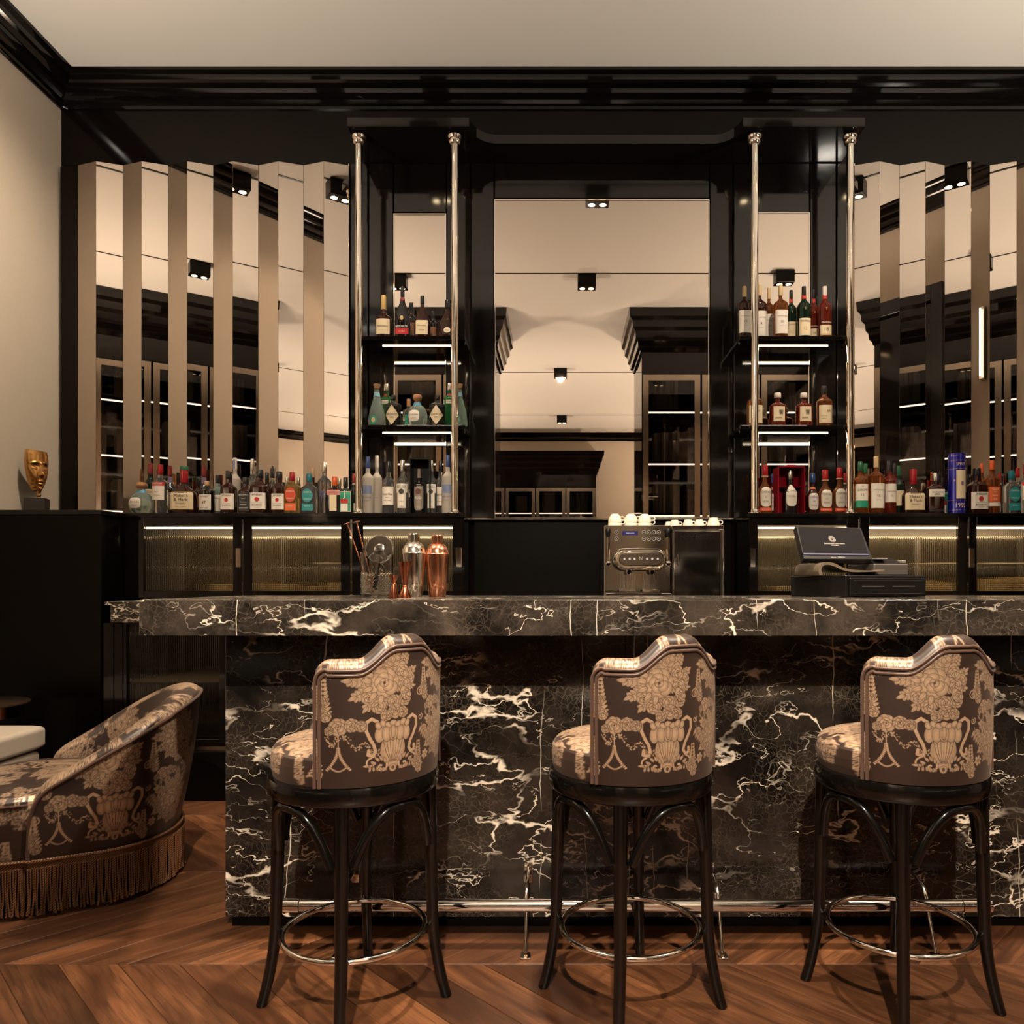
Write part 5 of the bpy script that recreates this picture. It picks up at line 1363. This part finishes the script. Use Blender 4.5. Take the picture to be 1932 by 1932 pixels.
RL = [
 ('liv',1623,871,27,A_,'whisky bottle with green cap and green-edged label beside the far right post',{}),
 ('liv',1633,875,24,B_,'green-capped whisky bottle in the back row behind its twin',{'bare':1}),
 ('mac12',1653,861,27,A_,'tall whisky bottle with gold cap and white label 12 on the right ledge',{}),
 ('dal',1678,869.5,25,A_+.02,'dark red whisky bottle with a torn-edge white label, front one of two',{}),
 ('dal',1688,874,19,B_+.07,'dark red whisky bottle with a torn-edge white label, back one of two',{'bare':1}),
 ('whisky_green',1696,879,19,B_,'bottle with green cap behind the red waxed bottle on the right ledge',{'cap':'green','bare':1}),
 ('maker',1723,886,39,A_,'wide bottle with red waxed neck and cream label on the right ledge',{}),
 ('jack_g',1765,893,31,A_,'broad silver-capped whiskey bottle left of the blue tube',{}),
 ('herb',1778,902,18,B_,'dark green bottle behind the silver-capped whiskey on the right ledge',{'cap':'black'}),
 ('plain_a',1825,896,20,B_,'amber bottle with black cap just right of the blue tube',{}),
 ('bourbon',1843,884,33,A_,'bourbon bottle with red seal on the right ledge, beside the blue tube',{}),
 ('orangie',1852,875,20,B_,'orange-capped whisky bottle in the back row behind the bourbon',{'bare':1}),
 ('orangie',1871,869,28,A_,'orange-capped whisky bottle with large orange label in front',{}),
 ('campari',1886,894,16,B_,'small red-capped bottle behind the orange-labelled whisky',{}),
 ('silver_t',1908,889,33,A_,'clear tequila bottle with teal cap and labels on the right ledge',{}),
 ('vodka_red',1920,883,20,B_,'red-capped bottle in the back row at the right edge',{'bare':1}),
 ('vodka_red',1936,876,28,A_,'clear bottle with red cap and white label cut by the right edge',{}),
]
for (k_, x_, yt_, w_, Y_, l_, kw) in LEFT: 
    b = row(k_, x_, yt_, w_, ZT, Y_, l_, g1, **kw)
    if kw.get('tip'):
        H = Z_(yt_, Y_)-ZT; R_ = w_*Y_/F/2
        obj('cap_tip', M().lathe([(.34*R_, H*.93), (.34*R_, H*1.0), (.30*R_, H*1.012)], 20), paint(CAPC['green'], .4), b, True, True)
    if kw.get('band'): 
        H = Z_(yt_, Y_)-ZT; R_ = w_*Y_/F/2
        obj('neck_label', M().box(-R_*.14, R_*.14, -R_*.395, -R_*.38, H*.81, H*.97), paint((.04,.08,.25), .4), b, False, True)
for (k_, x_, yt_, w_, Y_, l_, kw) in TL: row(k_, x_, yt_, w_, ZT, Y_, l_, g2, **kw)
for (k_, x_, yt_, w_, l_, kw) in S1: row(k_, x_, yt_, w_, ZS1, 4.99, l_, g3, **kw)
for (k_, x_, yt_, w_, l_, kw) in S1B: row(k_, x_, yt_, w_, ZS1, 5.10, l_, g3, **kw)
for (k_, x_, yt_, w_, Y_, l_, kw) in S2: row(k_, x_, yt_, w_, ZS2, Y_, l_, g4, **kw)
for (k_, x_, yt_, w_, Y_, l_, kw) in S3: row(k_, x_, yt_, w_, ZS1, Y_, l_, g5, **kw)
for (k_, x_, yt_, w_, Y_, l_, kw) in S4: row(k_, x_, yt_, w_, ZS2, Y_, l_, g6, **kw)
for (k_, x_, yt_, w_, Y_, l_, kw) in RT+RL: row(k_, x_, yt_, w_, ZT, Y_, l_, g7, **kw)

# blue tube
K['tube'] = ('cyl', 'tubeblue', None, [('cream',.25,.72,.62,'rect',.12)], [('SPIRIT',.82,1.0,'c',1.3),('1990',.14,1.1,'c',1.3),('*',.55,.25,'c',1,-.7)], None)
GL['tubeblue'] = mat('blue_foil_card', (.012,.012,.28), .18, .3, spec=.8)
t_ = row('tube', 1805, 857, 31, ZT, A_, 'tall shiny blue presentation tube with a cream label', g7, name='gift_tube')
t_['category'] = 'gift tube'
H = Z_(857, A_)-ZT; R_ = 31*A_/F/2
for z in (.06, .22, .74, .88, .96):
    obj('gold_line', M().grid([[section(R_, 'cyl', 2*PI*j/32, q, H, 1.008) for j in range(32)] for q in (z, z+.006)], closed=True), paint((.5,.32,.14), .3, 1.0), t_, True, True)
obj('lid_seal', M().lathe([(R_*.3, H*.5)]*1+[(R_*.3,H*.5)], 8) if False else M().box(R_*.05, R_*.30, -R_*1.03, -R_*1.02, H*.47, H*.53), paint((.14,.06,.20), .4), t_, False, True)
# open black box and red velvet box
def gift_box(x0, x1, ytop, Y, m_out, m_in, label, depth, notch=False):
    X0, X1, z1 = X_(x0, Y), X_(x1, Y), Z_(ytop, Y); t = thing('gift_box', label, 'gift box', ((X0+X1)/2, Y+depth/2, ZT), group='open presentation boxes')
    w = .005
    m = M().box(X0, X0+w, Y, Y+depth, ZT+.001, z1).box(X1-w, X1, Y, Y+depth, ZT+.001, z1).box(X0+w, X1-w, Y, Y+depth, z1-w, z1).box(X0+w, X1-w, Y, Y+depth, ZT+.001, ZT+.001+w).box(X0+w, X1-w, Y+depth-w, Y+depth, ZT+.001+w, z1-w)
    obj('case', m, m_out, t); obj('lining', M().box(X0+w+.0005, X1-w-.0005, Y+depth-w-.002, Y+depth-w-.0005, ZT+.007, z1-w-.001), m_in, t)
    if notch:
        obj('shelf', M().box(X0+w+.0005, X1-w-.0005, Y+.055, Y+depth-w-.003, Z_(915, Y)-.006, Z_(915, Y)), m_in, t)
        xm = (X0+X1)/2; obj('catch', M().cbox(xm-.02, xm+.035, Y+.03, Y+depth, z1+.001, z1+.016, .002), m_out, t)
    return t
gift_box(773, 811, 865, 4.875, BLACKPL, BLACKPL, 'tall open black presentation box in the left tower', .12)
gift_box(1468.5, 1519, 880, 4.875, WINE, WINE, 'open red velvet presentation box in the right tower', .13, True)
# ================================================================== THINGS ON THE COUNTERS
def glass_ridged():
    x, y, zb = X_(711, 2.86), 2.86, zt
    R_, H = 30.5*2.86/F, Z_(1042, 2.86)-zt
    t = thing('mixing_glass', 'cut crystal mixing glass holding spoons and a strainer', 'mixing glass', (x, y, zb))
    rows = []; n = 144; nz = 60
    for j in range(nz+1):
        z = H*j/nz; row_ = []
        for k in range(n):
            a = 2*PI*k/n; r = R_*(.965+.035*j/nz)
            if .006 < z < H*.52:
                u = a*R_; q1 = (u+z)/.0125; q2 = (u-z)/.0125; g = max(0, 1-abs((q1 % 1)-.5)*5)+max(0, 1-abs((q2 % 1)-.5)*5)
                r -= .0022*min(1, g)
            row_.append((r*math.cos(a), r*math.sin(a), z))
        rows.append(row_)
    for j in range(8):
        f = j/7; z = H+(.012-H)*f; r = R_-.003-.001*f
        rows.append([(r*math.cos(2*PI*k/n), r*math.sin(2*PI*k/n), z) for k in range(n)])
    m = M().grid(rows, closed=True); o = len(m.v); m.f.append(tuple(range(n))[::-1]); m.mi.append(0); m.f.append(tuple(o-n+k for k in range(n))); m.mi.append(0)
    obj('glass_wall', m, GLASSP, t, True, True)
glass_ridged()
def bar_spoon(x1, y1, x0, Y1, label):
    p0 = Vector((X_(x0, 2.86), 2.86, zt+.02)); p1 = Vector(px(x1, y1, Y1)); d = (p1-p0).normalized()
    t = thing('bar_spoon', label, 'bar spoon', tuple(p0), group='copper bar spoons'); pts = []; n = 90
    side = d.cross(Vector((0,1,0))).normalized(); up = d.cross(side)
    L = (p1-p0).length
    m = M().tube([p0+d*L*k/40 for k in range(41)], .0016, 6)
    for ph in (0, PI): m.tube([p0+d*L*k/n+side*.0016*math.cos(k*.9+ph)+up*.0016*math.sin(k*.9+ph) for k in range(n+1)], .0013, 5)
    obj('twisted_stem', m, paint((.42,.17,.10), .3, 1.0), t, True)
    md = M().lathe([(.0135,-.0012),(.0145,0),(.0135,.0012)], 24); q = d.to_track_quat('Z','Y').to_matrix().to_4x4(); q.translation = p1; md.xf(q)
    obj('end_disc', md, COPPER, t, True)
bar_spoon(655, 988, 700, 2.84, 'left copper bar spoon leaning in the mixing glass')
bar_spoon(673, 985, 706, 2.87, 'right copper bar spoon leaning in the mixing glass')
def strainer():
    c = Vector(px(716, 1036, 2.85)); t = thing('cocktail_strainer', 'round steel cocktail strainer standing in the mixing glass', 'strainer', tuple(c))
    r = 26*2.85/F; tilt = Matrix.Translation(c) @ Matrix.Rotation(R(-18), 4, 'Y') @ Matrix.Rotation(R(78), 4, 'X')
    m = M().lathe([(r*.34,-.001),(r*.98,-.001),(r,0),(r*.98,.001),(r*.34,.001),(r*.34,-.001)], 40, cap=False)
    for k in range(12):
        a = 2*PI*k/12; m.lathe([(.0018,-.0013),(.0018,.0013)], 8, c=(r*.7*math.cos(a), r*.7*math.sin(a), 0))
    m.xf(tilt); obj('disc', m, STEEL, t, True)
    obj('boss', M().lathe([(.001,.003),(r*.30,.003),(r*.40,.001),(r*.44,-.001)], 28, cap=False).xf(tilt), DARKSTEEL, t, True)
    sp = [(r*1.02*math.cos(a)+0, r*1.02*math.sin(a), 0) for a in []]
    pts = []
    for k in range(500):
        a = R(-100)+R(290)*k/499; b = k*2*PI/9; q = r*1.04+.0035*math.cos(b); pts.append((q*math.cos(a), q*math.sin(a), .0035*math.sin(b)))
    obj('spring', M().tube(pts, .0008, 4).xf(tilt), STEEL, t, True)
    m = M()
    for sx in (-1, 1): m.lathe([(.005,-.001),(.005,.001)], 12, c=(sx*r*1.12, r*.35, 0))
    obj('ears', m.xf(tilt), STEEL, t, True)
    h = c+Vector((.0,0,-r)); e = Vector((X_(706, 2.86), 2.86, zt+.03))
    obj('handle', M().tube([h, h+(e-h)*.5, e], [.004,.006,.007], 10), BLACKPL, t, True)
strainer()
def jigger(x, ytop, wpx, ymid, Y, label):
    H = Z_(ytop, Y)-zt; zm = Z_(ymid, Y)-zt; r = wpx*Y/F/2
    P = [(r*.98,0),(r,.002),(r*.34,zm-.003),(r*.42,zm),(r*.34,zm+.003),(r*.98,H-.002),(r*1.0,H),(r*.92,H),(r*.30,zm+.012),(.001,zm+.010)]
    return solo('jigger', M().lathe(P, 36, c=(X_(x,Y),Y,zt)), DCOPPER, label, 'jigger', 'copper jiggers', True, base=(X_(x,Y),Y,zt))
jigger(743, 1085, 20.5, 1101, 2.60, 'small antique copper jigger before the mixing glass')
jigger(764, 1060, 26, 1106, 2.66, 'tall antique copper jigger before the steel shaker')
def shaker(x, ytop, wpx, Y, m_, label):
    H = Z_(ytop, Y)-zt; r = wpx*Y/F/2; t = thing('cocktail_shaker', label, 'shaker', (X_(x,Y), Y, zt), group='cocktail shakers')
    obj('cup', M().lathe([(r*.66,0),(r*.70,.002),(r*.80,H*.22),(r*.93,H*.50),(r*.985,H*.66),(r,H*.675)], 44), m_, t, True, True)
    obj('strainer_top', M().lathe([(r*1.02,H*.672),(r*1.03,H*.685),(r*.97,H*.70),(r*.95,H*.74),(r*.82,H*.80),(r*.60,H*.845),(r*.46,H*.858)], 44), m_, t, True, True)
    P = [(r*.46,H*.858)]+[(r*(.475+.012*(k%2)), H*(.862+.118*k/14)) for k in range(15)]+[(r*.44,H*.995),(r*.3,H)]
    obj('cap', M().lathe(P, 36), m_, t, True, True)
shaker(781, 1006, 46, 2.88, mat('shaker_steel', (.75,.69,.61), .13, 1.0), 'polished steel cocktail shaker')
shaker(825, 1009, 45, 2.90, COPPER, 'polished copper cocktail shaker')

# coffee machine with its fridge
YM = 4.33; WT = 1.09
def P2(x, y): return X_(x, YM), Z_(y, YM)
cm = thing('coffee_machine', 'polished steel espresso machine between the shaker and the till', 'coffee machine', (X_(1202, YM), YM+.25, WT))
xa, z1 = P2(1140, 991); xb, _ = P2(1266, 991)
PANEL = mat('machine_front', (.40,.36,.32), .10, 1.0)
obj('body', M().cbox(xa, xb, YM+.004, YM+.46, WT+.02, z1, .004), STEEL, cm)
obj('front_panel', M().cbox(xa+.004, xb-.004, YM-.004, YM+.003, Z_(1117, YM), z1-.004, .002), PANEL, cm)
obj('base_tray', M().cbox(xa+.004, xb-.004, YM-.06, YM+.003, WT+.02, Z_(1119, YM), .003), STEEL, cm)
for q in (xa+.03, xb-.05): obj('foot', M().lathe([(.015,WT),(.015,WT+.0195)], 16, c=(q+.01, YM+.02, 0)), CHROME, cm, True)
a, b = P2(1174, 1002); c, d = P2(1204, 1010)
dd = obj('display', M().box(a, c, YM-.006, YM-.0045, d, b), mat('blue_display', (.01,.01,.05), .2, emit=(.05,.04,.30), es=.15), cm)
text_plane('display_text', 'Ready to brew', .045, paint((.8,.8,.9), .5), cm, ((a+c)/2, YM-.0066, (b+d)/2), (1,0,0), (0,0,1), local=False)
RING = paint((.50,.47,.42), .25, .6)
for (x_, y_) in [(1214.5+9.3*i, 1004.5+12*j) for i in range(4) for j in range(2)]+[(1163, 1004.5), (1163, 1016.5)]:
    X, z = P2(x_, y_); m = M()
    rr = [[(X+q*math.cos(2*PI*k/20), YM-.0075+e, z+q*math.sin(2*PI*k/20)) for k in range(20)] for q, e in ((.0115,.003),(.0115,0),(.0088,0),(.0088,.003))]
    bo = obj('button', m.grid(rr, closed=True), RING, cm, True)
    obj('button_face', M().tube([(X, YM-.004, z), (X, YM-.0062, z)], .0086, 16), BLACKPL, bo, True)
    obj('symbol', M().box(X-.0022, X+.0022, YM-.0068, YM-.0063, z-.003, z+.003), RING, bo)
# capsule head: lying stadium
def stadium(cx, cz, hx, hz, y, n=28, k=1.0):
    r = hz; L = hx-hz; P = []
    for i in range(n):
        a = 2*PI*i/n; c, s_ = math.cos(a), math.sin(a); P.append((cx+math.copysign(L, c)*(1 if abs(c) > 1e-6 else 0)+r*c, y, cz+r*s_))
    return P
hcx, hcz = P2(1205, 1056); HX, HZ = 50*YM/F, 21.5*YM/F
rows = [stadium(hcx, hcz, HX*s_, HZ*s2, y) for s_, s2, y in ((.96,.93,YM-.004),(1,1,YM-.03),(1.0,1.0,YM-.06),(.985,.96,YM-.085),(.94,.86,YM-.105),(.86,.68,YM-.115))]
m = M().grid(rows, closed=True, flip=True); nn = 28; m.f.append(tuple(5*nn+k for k in range(nn))); m.mi.append(0)
hd = obj('brewing_head', m, CHROME, cm, True)
rows = [stadium(hcx, hcz, HX*.80, HZ*.56, YM-.1165), stadium(hcx, hcz, HX*.78, HZ*.52, YM-.1175)]
m = M().grid(rows, closed=True, flip=True); m.f.append(tuple(nn+k for k in range(nn))); m.mi.append(0); obj('control_strip', m, DARKSTEEL, hd, True)
for i, x_ in enumerate((1175, 1184.5, 1193.5, 1216.5, 1226, 1236)):
    X, z = P2(x_, 1055.5); obj('light_button', M().tube([(X, YM-.117, z), (X, YM-.119, z)], .0062, 12), paint((.35,.33,.36), .3), hd, True)
text_plane('emblem', 'N', .016, RING, cm, (hcx, YM-.1182, hcz+.004), (1,0,0), (0,0,1), local=False)
for x_ in (1184, 1227):
    X, z = P2(x_, 1074); obj('coffee_spout', M().lathe([(.014,-.03),(.018,-.02),(.018,.004),(.012,.01)], 18, c=(X, YM-.075, z)), CHROME, hd, True)
for x_ in (1147, 1259):
    X, z = P2(x_, 1062); Xt, z2 = P2(x_, 998); Xm, zm = P2(x_, 1014)
    l = obj('steam_lever', M().tube([(X, YM-.03, z), (X, YM-.03, zm)], .010, 14), CHROME, cm, True)
    obj('grip', M().tube([(X, YM-.03, zm), (X, YM-.03, zm+.02), (X, YM-.03, z2-.006), (X, YM-.03, z2)], [.009,.012,.014,.011], 14), BLACKPL, l, True)
    obj('valve', M().lathe([(.016,-.02),(.021,-.014),(.021,.0),(.014,.008)], 18, c=(X, YM-.03, z)), CHROME, l, True)
for (a_, b_) in ((1168, 1197), (1211, 1240)):
    m = M(); 
    xA, xB = X_(a_, YM), X_(b_, YM); z0, z1_ = Z_(1111, YM), Z_(1082, YM); n = 13
    for i in range(n):
        x_ = xA+(xB-xA)*(i+.5)/n; m.box(x_-.0022, x_+.0022, YM-.012, YM-.005, z0, z1_)
    m.box(xA, xB, YM-.012, YM-.005, z0-.003, z0).box(xA, xB, YM-.012, YM-.005, z1_, z1_+.003)
    g = obj('cup_grid', m, STEEL, cm); g['kind'] = 'stuff'
    obj('grid_back', M().box(xA, xB, YM-.0048, YM-.0042, z0, z1_), EDGE, cm)
    obj('drip_tray', M().cbox(xA-.003, xB+.003, YM-.07, YM-.0045, Z_(1116, YM), Z_(1111, YM)-.004, .002), CHROME, cm)
mf = thing('milk_fridge', 'steel milk fridge joined to the right of the coffee machine', 'fridge', (X_(1318, YM), YM+.25, WT))
xa, z1 = P2(1267.5, 991); xb, _ = P2(1366, 991)
obj('body', M().cbox(xa, xb, YM+.012, YM+.46, WT+.002, z1, .004), DARKSTEEL, mf)
obj('top_band', M().cbox(xa, xb-.002, YM-.004, YM+.011, Z_(999, YM), z1-.001, .002), CHROME, mf)
dr_ = obj('door', M().cbox(X_(1271, YM), X_(1358.5, YM), YM-.004, YM+.011, WT+.004, Z_(1000.5, YM), .004), PANEL, mf)
obj('side_trim', M().cbox(X_(1363.5, YM), xb, YM-.006, YM+.011, WT+.004, Z_(1000, YM), .001), CHROME, mf)
obj('door_frame', M().cbox(X_(1271, YM)-.001, X_(1271, YM)+.005, YM-.007, YM-.0042, WT+.004, Z_(1000.5, YM)).cbox(X_(1271, YM)+.006, X_(1358.5, YM), YM-.007, YM-.0042, Z_(1002.5, YM), Z_(1000.5, YM)), CHROME, dr_)
hx, hz0 = P2(1278.5, 1067); _, hz1 = P2(1278.5, 1047)
obj('handle', M().tube([(hx, YM-.004, hz0), (hx, YM-.022, hz0+.006), (hx, YM-.022, hz1-.006), (hx, YM-.004, hz1)], .004, 10), CHROME, dr_, True)
text_plane('lettering', 'NESPRESSO', 62*YM/F, INK, mf, (X_(1315, YM), YM-.0048, Z_(1013, YM)), (1,0,0), (0,0,1), local=False)

def cup(x, y, z, r, up, label, ang, group):
    t = thing('coffee_cup', label, 'cup', (x, y, z), ang, group)
    h = r*1.25
    P = [(r,0),(r*.985,h*.25),(r*.90,h*.52),(r*.70,h*.80),(r*.52,h*.93),(r*.50,h),(r*.44,h),(r*.42,h*.95)]   # upside down
    P = P+[(r*.3,h*.93),(.001,h*.93)]
    if up == 'espresso': P = [(r,0),(r*.95,h*.3),(r*.80,h*.65),(r*.66,h*.92),(r*.66,h),(r*.58,h),(r*.55,h*.96),(.001,h*.95)]
    obj('cup_body', M().lathe(P, 28, cap=False), CERAMIC, t, True, True)
    obj('handle', M().tube([(r*.93,0,h*.30)]+[(r*(1.16+.36*math.cos(b_)), 0, h*(.47-.24*math.sin(b_))) for b_ in [PI*.62-PI*1.24*q_/14 for q_ in range(15)]]+[(r*.80,0,h*.66)], .0035, 8), CERAMIC, t, True, True)
    m = M()
    for k in range(5):
        a = k*1.25-2.6; q = r*.955
        v, f, hr = glyphs('~' if k % 2 else '•')
        m.lathe([(.0016,0),(.0016,.0004)], 6, c=(q*math.cos(a)*1.01, q*math.sin(a)*1.01, h*(.42+.1*(k%2))))
    obj('speckle', m, INK, t, False, True)
zc_ = Z_(991, YM)+.001
zc_ = P2(0, 991)[1]+.0005
for i, (x_, r_) in enumerate(((1160, .041), (1190, .041), (1216, .040))):
    Yc = YM+.09
    cup(X_(x_, Yc), Yc, zc_, r_*.98, '', ['left','middle','right'][i]+' lower cup on the coffee machine', R(-20+10*i), 'lower row of upturned cups on the coffee machine')
    cup(X_(x_, Yc)+.001, Yc, zc_+.022, r_*.96, '', ['left','middle','right'][i]+' upper cup on the coffee machine', R(20-12*i), 'upper row of upturned cups on the coffee machine')
for i, x_ in enumerate((1273, 1298, 1319, 1346)):
    Yc = YM+.07+(.0 if i else .03)
    cup(X_(x_, Yc), Yc, zc_, .030 if i < 3 else .038, 'espresso', ['first','second','third','fourth'][i]+' small upturned cup from the left on the fridge', R(15), 'small upturned cups on the fridge')
cup(X_(1262, YM+.16), YM+.16, zc_, .026, 'espresso', 'half hidden little cup at the back between machine and fridge', 0, 'small upturned cups on the fridge')

# till: cash drawer, printer, stand, screen
cdw = thing('cash_drawer', 'black cash drawer standing on the bar under the till screen', 'cash drawer', (X_(1610, 3.0), 2.97, zt), R(20))
hw, hd2, h_ = .185, .16, Z_(1086, 2.9)-zt
obj('case', M().cbox(-hw, hw, -hd2, hd2, .001, h_, .003), BLACKPL, cdw, False, True)
dw = obj('drawer', M().cbox(-hw+.012, hw-.012, -hd2-.008, -hd2-.0005, .006, h_-.010, .002), BLACKPL, cdw, False, True)
for s0 in (-.12, .02): obj('slot', M().box(s0, s0+.10, -hd2-.0095, -hd2-.0082, h_*.48, h_*.48+.003), paint((.12,.11,.10), .3), dw, False, True)
EDG = mat('drawer_edge', (.05,.045,.04), .2)
m = M()
for (a, b, c, d) in ((-hw+.03, hw-.03, .012, .0135), (-hw+.03, hw-.03, h_-.020, h_-.0185)): m.box(a, b, -hd2-.0092, -hd2-.0082, c, d)
obj('moulding', m, EDG, dw, False, True)
prn = thing('receipt_printer', 'grey receipt printer beside the till screen', 'printer', (X_(1655, 3.0), 3.0, zt+h_), R(14))
obj('case', M().cbox(-.075, .075, -.085, .085, .001, .045, .004), GREYPL, prn, False, True)
obj('lid', M().prism_x([(-.075,.046),(.08,.046),(.08,.062),(.0,.072),(-.05,.060)], -.070, .050), BLACKPL, prn, False, True)
obj('paper_slot', M().cbox(-.060, -.010, -.079, -.02, .0615, .067, .002), paint((.16,.14,.12), .5), prn, False, True)
obj('bar', M().cbox(.052, .070, -.08, .08, .046, .060, .003), paint((.14,.12,.10), .3), prn, False, True)
pos = thing('till_terminal', 'black tilted touch-screen till on a curved stand', 'till', (X_(1570, 2.95), 2.95, zt+h_))
Yq = 2.93
cor = [Vector(px(1517, 1054, 2.83)), Vector(px(1646, 1055, 2.90)), Vector(px(1624, 996, 3.01)), Vector(px(1502, 992, 2.94))]
nrm = (cor[1]-cor[0]).cross(cor[3]-cor[0]).normalized()     # toward the room? ensure facing -Y
if nrm.y > 0: nrm = -nrm
def slab(c, th, inset=0.0):
    cen = sum(c, Vector())/4; q = [p+(cen-p).normalized()*inset for p in c]
    b = [p-nrm*th for p in q]; m = M().add([tuple(p) for p in q+b], [(0,1,2,3),(7,6,5,4),(0,4,5,1),(1,5,6,2),(2,6,7,3),(3,7,4,0)]); return m
hs = obj('housing', slab(cor, .026), BLACKPL, pos)
xd = (cor[1]-cor[0]).normalized(); yd = nrm.cross(xd); yd = yd if yd.z > 0 else -yd
ins = [cor[0]+xd*.006+yd*.017, cor[1]-xd*.008+yd*.017, cor[2]-xd*.008-yd*.006, cor[3]+xd*.006-yd*.006]
obj('screen', slab([p+nrm*.0015 for p in ins], .001), SCREEN, hs)
stp = [ins[0]+yd*.002, ins[1]+yd*.002, ins[1]+yd*.008, ins[0]+yd*.008]
obj('task_bar', slab([p+nrm*.0022 for p in stp], .0004), paint((.05,.05,.12), .4), hs)
cen = sum(ins, Vector())/4+nrm*.0022; LT = paint((.45,.40,.37), .5)
text_plane('screen_text', 'SANASARYAN HAN', .088, LT, pos, cen-yd*.012, xd, yd, local=False)
text_plane('screen_subtext', 'ISTANBUL', .034, LT, pos, cen-yd*.021, xd, yd, local=False)
m = M()
for rr, wd in ((.0135,.0012),(.0095,.001),(.0055,.001)):
    m.tube([cen+yd*.010+xd*rr*math.cos(2*PI*k/32)+yd*rr*math.sin(2*PI*k/32) for k in range(32)], wd*.5, 4, closed=True)
for k in range(16):
    a = 2*PI*k/16; m.tube([cen+yd*.010+xd*.0062*math.cos(a)+yd*.0062*math.sin(a), cen+yd*.010+xd*.0125*math.cos(a)+yd*.0125*math.sin(a)], .0004, 4)
for s0 in (-.006, -.002, .002, .006): m.box(0,0,0,0,0,0) if False else m.tube([cen+yd*.0245+xd*s0, cen+yd*.0275+xd*s0*1.3], .0006, 4)
obj('emblem', m, LT, pos)
text_plane('maker_text', 'micros   ORACLE', .060, LT, pos, (cor[0]+cor[1])/2+yd*.008+nrm*.0008, xd, yd, local=False)
z0 = zt+h_
prf0 = [(-.165,.002),(-.168,.020),(-.160,.040),(-.135,.048),(-.105,.044),(-.07,.028),(-.02,.020),(.06,.018),(.09,.022),(.09,.016),(-.02,.012),(-.07,.018),(-.11,.034),(-.135,.039),(-.153,.033),(-.158,.018),(-.155,.002)]
prf = []
for i in range(len(prf0)):
    a, b, c, d = prf0[(i-1)%len(prf0)], prf0[i], prf0[(i+1)%len(prf0)], prf0[(i+2)%len(prf0)]
    if i in (8, 16): prf.append(b); continue
    for k in range(6):
        t = k/6; prf.append(tuple(.5*((2*b[j])+(-a[j]+c[j])*t+(2*a[j]-5*b[j]+4*c[j]-d[j])*t*t+(-a[j]+3*b[j]-3*c[j]+d[j])*t**3) for j in (0,1)))
m = M().prism_y([(x, z) for x, z in prf], -.10, .10); m.xf(Matrix.Translation((X_(1600, 2.93), 2.93, z0)) @ Matrix.Rotation(R(8), 4, 'Z'))
obj('curved_stand', m, mat('till_stand', (.16,.12,.085), .35, .3), pos)
obj('stem', M().tube([(X_(1583, 2.95), 2.95, z0+.018), (X_(1583, 2.95), 2.97, Z_(1050, 2.93))], .02, 14), BLACKPL, pos, True)
bpy.context.view_layer.update()
